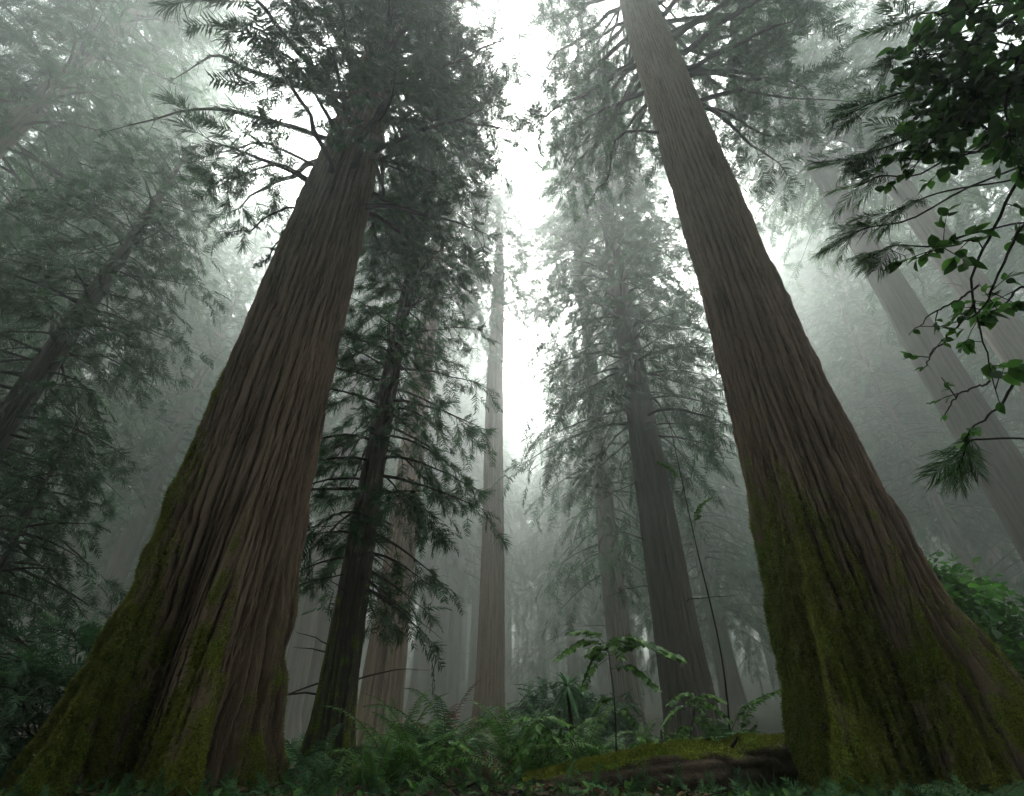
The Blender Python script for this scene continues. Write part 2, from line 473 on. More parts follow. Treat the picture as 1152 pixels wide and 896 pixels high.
def conifer_branches(rng, H, h0, Lmax, nb, table, el=(-8, 30), droop=(.25, .55), shape=.75, lowcut=1.0):
    out = []
    for k in range(nb):
        u = (k + rng.random()) / nb; u = u ** .92
        h = h0 + (H - h0) * u
        prof_ = (1 - u) ** shape * min(1, lowcut + u * 4)
        L = max(.5, Lmax * prof_ * rng.uniform(.55, 1.12))
        az = k * 2.39996 + rng.normal(0, .5)
        r = prof(table, h) * .85
        e = math.radians(el[0] + (el[1] - el[0]) * u + rng.normal(0, 7))
        out.append((h, az, L, r, e, rng.uniform(*droop)))
    return out


def crown_mesh(name, seed, H, h0, Lmax, nb, table, spray=.7, gap=.42, lo=False, mats=None, twigwood=False, tuft=0., **kw):
    rng = np.random.default_rng(seed)
    mb = MB()
    bend = kw.pop('bend', None); hang = kw.pop('hang', .4); bare = kw.pop('bare', 0)
    for (h, az, L, r, e, dr) in conifer_branches(rng, H, h0, Lmax, nb, table, **kw):
        bx, by = bend(np.array([h])) if bend else ([0], [0])
        b = np.array([bx[0] + r * math.cos(az), by[0] + r * math.sin(az), h])
        pts = branch_path(rng, b, az, L, e, dr)
        tube(mb, pts, np.linspace(.018 + .012 * L, .006, len(pts)), 4, 1)
        P, X, Z, S = twigs_and_sprays(rng, pts, L, spray, gap, hang=hang, wood=mb if twigwood else None)
        tint = np.clip(rng.normal(.45, .18) + rng.normal(0, .18, len(P)), 0, 1)
        if tuft > 0:
            m_ = rng.random(len(P)) < tuft
            place_mix(mb, TUFTS, P[m_], X[m_], Z[m_], S[m_] * .95, rng, 0, tint[m_])
            P, X, Z, S, tint = P[~m_], X[~m_], Z[~m_], S[~m_], tint[~m_]
        place_mix(mb, FLATS_LO if lo else FLATS, P, X, Z, S, rng, 0, tint)
    # dead bare twigs under the crown
    for k in range(bare):
        h = rng.uniform(h0 * .35, h0 * 1.3 + 2); az = rng.uniform(0, 2 * PI); L = rng.uniform(.8, 2.4)
        bx, by = bend(np.array([h])) if bend else ([0], [0])
        r = prof(table, h) * .85
        pts = branch_path(rng, np.array([bx[0] + r * math.cos(az), by[0] + r * math.sin(az), h]), az, L, rng.uniform(-.4, .5), .3, 7, .12)
        tube(mb, pts, np.linspace(.022, .004, 7), 4, 1)
    return mb.mesh(name, mats or [M['fir'], M['twig']])


# ------------------------------------------------------------------ setting: ground
def build_ground():
    xs = np.concatenate([np.linspace(-390, -30, 100), np.linspace(-29, 29, 190), np.linspace(30, 390, 100)])
    ys = np.concatenate([np.linspace(-60, 4, 40), np.linspace(4.3, 45, 150), np.linspace(46, 390, 120)])
    X, Y = np.meshgrid(xs, ys)
    r = np.random.default_rng(3)
    Z = ground_z(X, Y) + .10 * (vnoise((X + 400) * .9, (Y + 400) * .9, r, 800, 800) - .5) + .05 * (vnoise((X + 400) * 3, (Y + 400) * 3, r, 2500, 2500) - .5)
    nx = len(xs)
    i = np.arange(len(ys) - 1)[:, None] * nx; j = np.arange(nx - 1)[None]
    Q = np.stack([i + j, i + j + 1, i + nx + j + 1, i + nx + j], -1).reshape(-1, 4)
    mb = MB(); mb.add(np.stack([X, Y, Z], -1).reshape(-1, 3), Q=Q)
    tag(obj('ground', mb.mesh('ground', ground_mat(), True)), kind='structure')


build_ground()


# ------------------------------------------------------------------ the two giants
def moss_tufts(info, rng, n, hmax, size=.035, loc_phi=None):
    """short moss strands growing on the mossy bark"""
    h, m_, V = info['h'], info['moss'], info['V'].reshape(info['nh'], info['nphi'], 3)
    w = np.clip(m_ - .30, 0, 1) * (h < hmax) * (h > -.2)
    if loc_phi is not None:
        w = w * (np.cos(info['ph'] - loc_phi) > -.25)
    nph = info['nphi']
    w = w.reshape(info['nh'], nph); w[-1] = 0; w[0] = 0
    w = w * (np.gradient(info['h'].reshape(w.shape), axis=0))
    pick = rng.choice(w.size, n, p=(w / w.sum()).ravel())
    i, j = np.unravel_index(pick, w.shape); j2 = (j + 1) % nph
    P = V[i, j]; nrm = unit(np.cross(V[i, j2] - P, V[i + 1, j] - P))
    P = P + (V[i, j2] - P) * rng.random((n, 1)) + (V[i + 1, j] - P) * rng.random((n, 1)) - nrm * .004
    d = unit(nrm + rng.normal(0, .6, (n, 3)) + np.array([0, 0, -.35]))
    l = size * rng.uniform(.5, 1.6, (n, 1)); sd = unit(np.cross(d, rng.normal(size=(n, 3)))) * .0075
    V3 = np.stack([P - sd, P + sd, P + d * l], 1).reshape(-1, 3)
    mb = MB(); mb.add(V3, T=np.arange(3 * n).reshape(-1, 3), tint=np.repeat(np.clip(rng.normal(.45, .22, n), 0, 1), 3))
    return mb.mesh('moss', M['mossleaf'])


def giant(label, X, Y, table, lobes, seed, moss_dir, moss_h, H=36):
    z = float(ground_z(X, Y))
    t = thing('giant_redwood', label, 'tree', (X, Y, z))
    me, info = trunk_mesh('trunk', M['redwood'], table, H, 900, levels(H, 9, .022, .12), lobes, seed, ridge_n=70, ridge_len=.8, depth=.13, moss_h=moss_h, moss_dir=moss_dir)
    tr = obj('trunk', me, t)
    rng = np.random.default_rng(seed)
    ms = obj('moss', moss_tufts(info, rng, 170000, 13, size=.045, loc_phi=math.atan2(-Y, -X)), tr); ms['kind'] = 'stuff'
    return t


def add_branch(t, rng, pts, L, r0, spray, gap, tuft, hang=.4, mat='firdark', leaf=True, tstart=.18, moss=False, label=None):
    mb = MB(); tube(mb, pts, np.linspace(r0, .008, len(pts)) * (1 + .25 * rng.random(len(pts))), 7, 0)
    lf = MB()
    P, X, Z, S = twigs_and_sprays(rng, pts, L if leaf else L * .3, spray if leaf else .25, gap if leaf else .12, tstart=tstart, hang=hang, twigmax=1.7 if leaf else .4, wood=mb, wmat=0)
    if not leaf:      # dead branch: keep bare twigs and a few strands of moss
        P = pts[rng.integers(1, len(pts), 60)] + rng.normal(0, .03, (60, 3)); X = rng.normal(0, 1, (60, 3)) + [0, 0, -1]; Z = rng.normal(size=(60, 3)); S = np.full(60, .16)
    tint = np.clip(rng.normal(.45, .15) + rng.normal(0, .2, len(P)), 0, 1)
    m_ = rng.random(len(P)) < (tuft if leaf else 1)
    place_mix(lf, TUFTS, P[m_], X[m_], Z[m_], S[m_] * .95, rng, 0, tint[m_])
    place_mix(lf, FLATS, P[~m_], X[~m_], Z[~m_], S[~m_], rng, 0, tint[~m_])
    b = obj('branch', mb.mesh('branch', M['twig'], True), t)
    if label: b['label'] = label
    f = obj('foliage' if leaf else 'moss', lf.mesh('foliage', M[mat]), b)
    return b


XL = float(at(168, 882, 9.5)[0]); XR = float(at(1031, 882, 9.5)[0])
TL = [(-1, 1.0), (0, 1.0), (1, 1.02), (2.5, 1.08), (4, 1.12), (8, 1.10), (12, 1.05), (17, .92), (24, .70), (30, .55), (36, .35)]
TR = [(-1, 1.02), (0, 1.02), (1, 1.02), (2.5, 1.06), (4, 1.09), (8, 1.00), (12, .93), (17, .88), (24, .84), (30, .80), (36, .6)]
# buttress roots: angle, height of the ridge, width, fade height, drift with height
giant_l = giant('giant mossy redwood on the left with dark needled limbs above its trunk', XL, 9.5, TL,
                [(-150, .78, .19, 1.4, .0), (-110, .85, .13, 2.3, .01), (-47, 1.45, .17, 2.9, -.02), (14, .95, .15, 3.2, 0), (-14, -.42, .13, 2.4, 0), (-79, -.50, .15, 2.6, 0), (38, .35, .15, 2, 0), (80, .6, .3, 1.4, 0), (120, .5, .3, 1.4, 0), (165, .5, .3, 1.4, 0)],
                11, 175, 4.2)
giant_r = giant('giant bare redwood on the right rising from spreading roots beside the log', XR, 9.5, TR,
                [(160, .8, .11, 3.0, 0), (-176, .5, .07, 1.8, 0), (-147, 1.45, .15, 2.5, .03), (-80, .30, .06, 2.6, 0), (-108, -.50, .17, 2.6, 0), (-166, -.25, .06, 2.0, 0), (-50, 1.9, .20, 1.65, 0), (-15, .7, .3, 1.8, 0), (30, .6, .3, 1.4, 0), (80, .5, .3, 1.4, 0), (125, .4, .3, 1.4, 0)],
                23, 190, 3.0)


def giant_crown(t, X, Y, table, seed, specs, n, h0, H, Lmax, mat, spray, tuft, azr=None, front=0):
    rng = np.random.default_rng(seed)
    z0 = t.location.z
    for (path, r0, sp, leaf, lab) in specs:      # individually visible limbs: photo points at given distances ahead
        pts = np.array([at(*p) for p in path]) - np.array([X, Y, z0])
        pts = np.vstack([pts[0] * [.0, .0, 1] + [0, 0, -.35], pts * 1.0])      # rooted inside the trunk
        pts = smooth_path(pts, 14) + np.cumsum(rng.normal(0, .035, (14, 3)) * (np.arange(14) > 4)[:, None], 0)
        L = float(np.linalg.norm(np.diff(pts, axis=0), axis=1).sum())
        add_branch(t, rng, pts, L, r0, sp, .5, tuft, leaf=leaf, mat=mat, tstart=.25, label=lab)
    for k in range(front):      # drooping limbs on the near side of the trunk
        h = 17.5 + 13 * (k + rng.random()) / front; az = math.atan2(-Y, -X) + rng.uniform(-1.1, 1.1); r = float(prof(table, h)) * .9; L = rng.uniform(2.6, 4.4)
        pts = branch_path(rng, np.array([r * math.cos(az), r * math.sin(az), h]), az, L, math.radians(rng.normal(2, 10)), rng.uniform(.3, .6), 9, .06)
        add_branch(t, rng, pts, L, .07, spray, .34, tuft, mat=mat)
    for k in range(n):
        u = (k + rng.random()) / n; h = h0 + (H - h0) * u
        L = Lmax * (.5 + .5 * min(1, .35 + u * 3)) * rng.uniform(.6, 1.1) * (1 - .35 * u)
        az = k * 2.39996 + rng.normal(0, .4)
        if azr and not azr(az, h, rng): continue
        r = float(prof(table, h)) * .9
        b = np.array([r * math.cos(az), r * math.sin(az), h])
        pts = branch_path(rng, b, az, L, math.radians(rng.normal(4, 10)), rng.uniform(.2, .5), 9, .06)
        add_branch(t, rng, pts, L, .035 + .014 * L, spray, .36, tuft, mat=mat)


giant_crown(giant_l, XL, 9.5, TL, 41, [
    ([(330, 95, 9), (270, 75, 8.2), (235, 58, 8.0), (190, 84, 8.0)], .13, .6, False, 'bare bent moss-hung limb with broken tip'),
    ([(350, 150, 9), (270, 125, 8.0), (205, 122, 7.6), (117, 145, 7.4)], .10, .6, False, 'bare bent moss-hung limb with broken tip'),
    ([(350, 185, 9), (300, 160, 8.6), (262, 165, 8.4), (220, 180, 8.4)], .06, .75, True, None),
    ([(345, 205, 9), (310, 185, 8.6), (275, 190, 8.4), (238, 200, 8.4)], .05, .75, True, None),
    ([(335, 235, 9), (312, 238, 8.6), (290, 255, 8.4), (268, 262, 8.4)], .04, .45, False, 'thin bare hanging twig'),
    ([(330, 255, 9), (312, 268, 8.7), (296, 290, 8.6), (284, 296, 8.6)], .03, .45, False, 'thin bare hanging twig'),
    ([(425, 130, 9.2), (470, 130, 9.2), (515, 165, 9.2), (548, 185, 9.2)], .06, .7, True, None),
    ([(415, 180, 9.2), (450, 190, 9.0), (470, 210, 8.8), (490, 215, 8.8)], .05, .6, True, None),
    ([(430, 90, 9.2), (480, 80, 9.2), (520, 90, 9.2), (560, 75, 9.2)], .06, .75, True, None),
], 92, 14.5, 33, 5.7, 'firdark', .80, .45, azr=lambda az, h, r: not (math.cos(az - PI) > .25 and h < 25 and r.random() < .85), front=22)
giant_crown(giant_r, XR, 9.5, TR, 43, [
    ([(780, 115, 9.5), (830, 105, 9.4), (880, 112, 9.3), (980, 118, 9.2)], .12, .6, True, None),
    ([(785, 120, 9.5), (825, 130, 9.4), (860, 150, 9.3), (890, 157, 9.2)], .08, .6, False, 'bare crooked dead limb'),
    ([(770, 90, 9.5), (800, 40, 9.5), (830, 0, 9.5), (850, -30, 9.5)], .10, .8, True, None),
    ([(700, 150, 9.6), (680, 200, 9.9), (668, 210, 10), (655, 235, 10)], .05, .5, False, 'bare crooked dead limb'),
], 74, 22, 36, 7.2, 'fir', .90, .25, azr=lambda az, h, r: not (math.cos(az + math.radians(124)) > .35 and h < 31))


# ------------------------------------------------------------------ middle trees with their own build
def tree(name, label, px, py, D, table, H, crown, seed, bark='greybark', group=None, moss_h=2.0, moss_gain=.6, nphi=220, lobes=None, lean=0.0, depth=.05, ridge_n=40, kk=None):
    k = 1.0 if D < 14 else (2.0 if D < 19 and bark == 'darkbark' else 2.9)   # same view, true distance and size
    k = kk or k
    D = D * k
    X = float(at(px, py, D)[0]); z = float(ground_z(X, D))
    t = thing(name, label, 'tree', (X, D, z), group); t.scale = (k, k, k)
    rng = np.random.default_rng(seed)
    a, b = rng.normal(0, .12), rng.normal(0, .12)
    bend = lambda h: (a * np.sin(h * .22) + lean * h, b * np.sin(h * .19 + 1) - b * math.sin(1))
    if lobes is None:
        lobes = [(rng.uniform(0, 360), table[1][1] * rng.uniform(.2, .5), rng.uniform(.2, .4), rng.uniform(.5, 1.1), 0) for _ in range(6)]
    me, info = trunk_mesh('trunk', M[bark], table, H, nphi, levels(H, 8, .06, .5), lobes, seed, ridge_n=ridge_n, ridge_len=1.6, depth=depth, moss_h=moss_h, moss_gain=moss_gain, bend=bend)
    obj('trunk', me, t)
    if crown: obj('crown', crown_mesh('crown', seed + 1, table=table, bend=bend, **crown), t)
    return t, info


# dark moss-covered young tree right of the left giant
tree('young_fir', 'dark mossy slender fir close behind the left giant with green boughs down its length', 424, 520, 13.0,
     [(-1, .48), (0, .46), (1, .40), (6, .33), (12, .24), (20, .10), (24, .03)], 24,
     dict(H=24, h0=3.6, Lmax=3.5, nb=130, spray=.62, gap=.34, tuft=.35, twigwood=True, mats=[M['fir'], M['twig']], el=(-12, 20), shape=.45, lowcut=.55, bare=14, hang=.5),
     61, bark='darkbark', moss_h=9, moss_gain=.9, depth=.06, ridge_n=26)
# pale grey trunk behind it
tree('redwood', 'grey redwood trunk standing just behind the dark slender fir', 450, 620, 17.5,
     [(-1, .95), (0, .86), (1, .68), (5, .53), (12, .45), (25, .3), (38, .08)], 38,
     dict(H=40, h0=20, Lmax=5.0, nb=140, spray=.95, gap=.42, mats=[M['fir'], M['twig']]), 71, bark='redwood', depth=.06, moss_h=1.6, moss_gain=.7, kk=2.0)
# tall tree in the middle of the view
tree('redwood', 'tall straight redwood in the centre of the glade fading upwards into white mist', 554, 600, 30,
     [(-1, .98), (0, .92), (1, .84), (4, .75), (10, .69), (25, .58), (36, .46), (48, .1)], 48,
     dict(H=48, h0=30, Lmax=4.8, nb=120, spray=1.0, gap=.5, mats=[M['fir'], M['twig']], shape=.5), 81, bark='redwood', depth=.08, ridge_n=46, moss_h=1.2, moss_gain=.4, kk=1.5)
# right of centre
tree('redwood', 'dark furrowed conifer left of the right giant, hung with drooping boughs', 742, 600, 18,
     [(-1, 1.05), (0, .95), (1, .82), (3, .74), (8, .66), (14, .55), (20, .44), (27, .25), (33, .05)], 33,
     dict(H=33, h0=11.0, Lmax=4.9, nb=150, spray=.9, gap=.42, mats=[M['firdark'], M['twig']], shape=.5, hang=.6, droop=(.35, .75), bare=10), 91, bark='darkbark', depth=.07, moss_h=2.5, moss_gain=.7, kk=1.6)
tree('redwood', 'paler grey conifer trunk behind the dark furrowed conifer, with hanging sprays', 690, 640, 24,
     [(-1, .75), (0, .68), (1, .6), (5, .53), (12, .46), (22, .36), (48, .06)], 48,
     dict(H=48, h0=6.5, Lmax=4.6, nb=170, spray=.85, gap=.42, mats=[M['fir'], M['twig']], shape=.5, hang=.75, droop=(.4, .8), lowcut=.5, bare=8), 101, bark='greybark', kk=2.2)
# dark tree on the left edge
tree('fir', 'dark leaning-looking fir at the left edge with dense boughs', 85, 355, 13.5,
     [(-1, .66), (0, .58), (1, .52), (6, .40), (12, .33), (20, .18), (25, .05)], 25,
     dict(H=25, h0=2.2, Lmax=4.8, nb=165, spray=.70, gap=.36, tuft=.15, mats=[M['firdark'], M['twig']], shape=.4, lowcut=.8, droop=(.3, .65), bare=12, el=(-15, 22)), 111, bark='darkbark', moss_h=5, kk=1.0)
tree('young_fir', 'dark young conifer at the left edge above the layered shrub', 14, 620, 11.0,
     [(-1, .14), (0, .13), (1, .12), (4, .07), (7.4, .01)], 7.4,
     dict(H=7.4, h0=.8, Lmax=2.3, nb=80, spray=.42, gap=.24, tuft=.1, mats=[M['firdark'], M['twig']], shape=.6, droop=(.25, .55), el=(-12, 20), hang=.5), 141, bark='darkbark', depth=.01, ridge_n=16, nphi=60)
# big grey trunks beyond the right giant
tree('redwood', 'big smooth grey trunk in the haze beyond the right giant', 1050, 400, 20,
     [(-1, 1.3), (0, 1.15), (2, 1.0), (8, .92), (16, .85), (26, .72), (38, .6), (54, .1)], 54,
     dict(H=54, h0=35, Lmax=6.0, nb=110, spray=1.05, gap=.45, mats=[M['fir'], M['twig']]), 121, bark='darkbark', depth=.05, kk=1.25)
tree('redwood', 'hazy grey trunk farther out at the right edge', 1108, 362, 25,
     [(-1, 1.1), (0, 1.0), (2, .85), (8, .75), (16, .66), (26, .5), (46, .1)], 46,
     dict(H=46, h0=20, Lmax=6.2, nb=140, spray=1.0, gap=.45, mats=[M['fir'], M['twig']]), 131, bark='darkbark', depth=.05, kk=1.8)

# ------------------------------------------------------------------ trees fading into the mist: five kinds, copied
PT = [(-1, .85), (0, .75), (1, .62), (5, .54), (15, .45), (28, .28), (42, .04)]
protos = []
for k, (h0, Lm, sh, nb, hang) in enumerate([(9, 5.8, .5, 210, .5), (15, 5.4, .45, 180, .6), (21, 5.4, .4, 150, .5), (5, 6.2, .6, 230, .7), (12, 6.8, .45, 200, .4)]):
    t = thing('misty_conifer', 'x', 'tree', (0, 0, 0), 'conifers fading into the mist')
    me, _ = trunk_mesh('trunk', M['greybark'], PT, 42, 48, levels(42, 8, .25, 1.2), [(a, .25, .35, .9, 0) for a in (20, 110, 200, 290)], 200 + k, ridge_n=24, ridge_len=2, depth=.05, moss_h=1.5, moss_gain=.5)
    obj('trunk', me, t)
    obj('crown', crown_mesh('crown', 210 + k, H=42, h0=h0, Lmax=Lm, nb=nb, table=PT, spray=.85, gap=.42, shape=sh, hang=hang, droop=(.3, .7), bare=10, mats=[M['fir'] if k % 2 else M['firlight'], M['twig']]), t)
    protos.append(t)

MIST = [  # pixel the trunk passes, distance, kind, size, label
    (516, 640, 41, 2, .95, 'thin misty trunk left of the tall central redwood'),
    (538, 640, 50, 2, .95, 'thinner misty trunk almost touching the left side of the central redwood'),
    (484, 640, 38, 1, 1.0, 'misty trunk right of the grey redwood behind the slender fir'),
    (497, 660, 46, 2, 1.1, 'faint broad trunk between the grey redwood and the thin misty trunks'),
    (352, 780, 27, 1, .85, 'misty trunk showing between the left giant and the slender fir'),
    (640, 660, 45, 3, .9, 'low-branched misty conifer behind the hanging sprays right of the glade'),
    (668, 640, 56, 4, 1.0, 'faint spreading conifer behind the paler grey conifer trunk'),
    (785, 600, 30, 3, .95, 'bushy conifer between the dark furrowed conifer and the right giant'),
    (745, 560, 40, 4, 1.0, 'hazy conifer crown behind the dark furrowed conifer'),
    (830, 560, 42, 0, 1.0, 'hazy conifer behind the left side of the right giant'),
    (660, 120, 33, 1, 1.0, 'faint high crown behind the top of the right giant'),
    (1000, 460, 19, 1, .5, 'slim hazy trunk right of the right giant'),
    (1040, 500, 23, 2, .55, 'second slim hazy trunk between the right giant and the big grey trunk'),
    (925, 420, 24, 4, .75, 'hazy full crown just right of the right giant'),
    (965, 520, 50, 3, 1.0, 'far faint conifer low beyond the right giant'),
    (1100, 560, 32, 3, .8, 'hazy low-branched conifer under the big grey trunk'),
    (1130, 380, 31, 2, 1.1, 'faint grey trunk slanting in at the right edge'),
    (900, 240, 28, 2, 1.05, 'misty crown filling the gap right of the right giant top'),
    (250, 520, 37, 0, 1.0, 'hazy conifer between the left edge fir and the left giant'),
    (190, 560, 44, 4, 1.0, 'pale round-crowned conifer left of the left giant'),
    (130, 600, 36, 3, .85, 'low-branched hazy conifer behind the left shrubs'),
    (225, 330, 48, 1, 1.1, 'very pale tall conifer in the bright gap left of the left giant'),
    (60, 220, 21, 1, 1.0, 'tall grey-green conifer behind the top of the left edge fir'),
    (150, 190, 25, 4, 1.0, 'broad misty crown high on the left beside the limbs of the left giant'),
    (20, 420, 30, 0, 1.0, 'hazy conifer behind the trunk of the left edge fir'),
    (400, 300, 33, 0, 1.0, 'hazy conifer crown close behind the right side of the left giant'),
    (470, 400, 36, 4, .95, 'hazy full crown behind the top of the slender fir'),
    (430, 300, 24, 2, .9, 'green-grey conifer crown above the slender fir'),
    (560, 500, 68, 4, 1.1, 'ghostly conifer straight behind the central redwood'),
    (520, 500, 62, 0, 1.1, 'ghostly tall conifer left behind the central redwood'),
    (700, 480, 66, 0, 1.1, 'ghostly conifer far behind the right side of the glade'),
]
MIST = [(a, b, D * 2.9, k, sc * 2.9, lab) for a, b, D, k, sc, lab in MIST] + [
    (60, 100, 14.5, 1, 1.40, 'tall conifer whose misty crown fills the upper left corner'),
    (185, 50, 26, 2, 2.20, 'tall misty conifer crown at the top edge left of the left giant limbs'),
    (130, 270, 36, 4, 2.0, 'misty full crown behind the upper trunk of the left edge fir'),
    (880, 30, 26, 2, 2.1, 'tall misty conifer crown at the top edge left of the leafy boughs'),
    (1030, 90, 33, 2, 2.0, 'tall conifer behind the leafy boughs in the upper right corner'),
    (238, 300, 75, 1, 2.7, 'soft pale crown in the bright gap close beside the upper trunk of the left giant'),
    (215, 450, 62, 4, 2.2, 'hazy round crown low behind the left side of the left giant'),
    (1085, 430, 55, 3, 1.9, 'low-branched hazy conifer just behind the big grey trunk'),
    (955, 330, 72, 4, 3.0, 'pale full crown in the haze beyond the upper trunk of the right giant'),
    (524, 330, 120, 0, 3.3, 'ghostly crown inside the bright gap left of the central redwood'),
    (664, 120, 42, 2, 2.3, 'very tall pale crown at the top edge right of the bright gap'),
]
rr = np.random.default_rng(77)
for i, (px, py, D, k, sc, lab) in enumerate(MIST):
    X = float(at(px, py, D)[0]); loc = (X, D, float(ground_z(X, D)) - .1); rz = rr.uniform(0, 6.28)
    if protos[k]['label'] == 'x':
        t = protos[k]; t.location = loc; t.rotation_euler = (0, 0, rz); t.scale = (sc,) * 3; t['label'] = lab
    else:
        copy_thing(protos[k], loc, rz, sc, lab)


# ------------------------------------------------------------------ far wood: one mass (and an unseen wood added round the viewer to shade the foreground)
def low_tree(seed, H):
    rng = np.random.default_rng(seed); mb = MB()
    tube(mb, np.array([[0, 0, -1], [0, 0, H * .4], [0, 0, H]]), [.6, .4, .03], 7, 1)
    for (h, az, L, r, e, dr) in conifer_branches(rng, H, H * rng.uniform(.12, .4), rng.uniform(4.2, 6), 80, [(0, .4), (H, .1)], shape=.55):
        pts = branch_path(rng, np.array([0, 0, h]), az, L, e, dr, 5)
        P, X, Z, S = twigs_and_sprays(rng, pts, L, 1.7, 1.0)
        place_mix(mb, FLATS_LO, P, X, Z, S, rng, 0)
    return (np.concatenate(mb.V), np.concatenate(mb.T), np.concatenate(mb.TM), np.concatenate(mb.Q), np.concatenate(mb.A))


LOWS = [low_tree(300 + k, 40) for k in range(4)]


def wood(name, spots, seed):
    rng = np.random.default_rng(seed); mb = MB()
    for (x, y, sc) in spots:
        V, T, TM, Q, A = LOWS[rng.integers(0, 4)]
        a = rng.uniform(0, 6.28)
        W = np.stack([V[:, 0] * math.cos(a) - V[:, 1] * math.sin(a), V[:, 0] * math.sin(a) + V[:, 1] * math.cos(a), V[:, 2]], -1) * sc + np.array([x, y, float(ground_z(x, y)) - .3])
        mb.V.append(W.astype(np.float32)); mb.A.append(A); mb.T.append(T + mb.n); mb.TM.append(TM)
        mb.Q.append(Q + mb.n); mb.QM.append(np.full(len(Q), 1, np.int32)); mb.n += len(V)
    o = obj(name, mb.mesh(name, [M['fir'], M['greybark']]))
    return o


rs = np.random.default_rng(9)
far = []
for k in range(96):
    a = math.radians(-60 + 120 * (k + rs.random()) / 96); d = rs.uniform(180, 290)
    far.append((d * math.sin(a), max(80, d * math.cos(a)), rs.uniform(2.3, 3.2)))
for k in range(150):
    a = math.radians(-60 + 120 * (k + rs.random()) / 150); d = rs.uniform(155, 265)
    far.append((d * math.sin(a), max(80, d * math.cos(a)), rs.uniform(.45, .8)))
tag(wood('far_wood', far, 5), 'far wood of hazy conifers closing off the glade behind the nearer trees', 'woodland', kind='stuff')
near = []  # out-of-view trees added to block light from behind and shape it at the sides
for k in range(96):
    a = math.radians([66 + 26 * rs.random(), 112 + 136 * rs.random(), 268 + 26 * rs.random(), 112 + 136 * rs.random()][k % 4]); d = rs.uniform(10, 34)
    if k % 2 == 0: d += 26
    if k % 2 == 0 and k > 40: continue
    near.append((d * math.sin(a), d * math.cos(a), rs.uniform(.8, 1.12)))
for k in range(90):  # low unseen trees added to darken the trunk bases
    a = math.radians(92 + 176 * (k + rs.random()) / 90); d = rs.uniform(6, 15)
    near.append((d * math.sin(a), d * math.cos(a), rs.uniform(.13, .26)))
tag(wood('shading_wood', near, 6), 'unseen conifer wood added round behind the viewer to shade the foreground', 'woodland', kind='stuff')


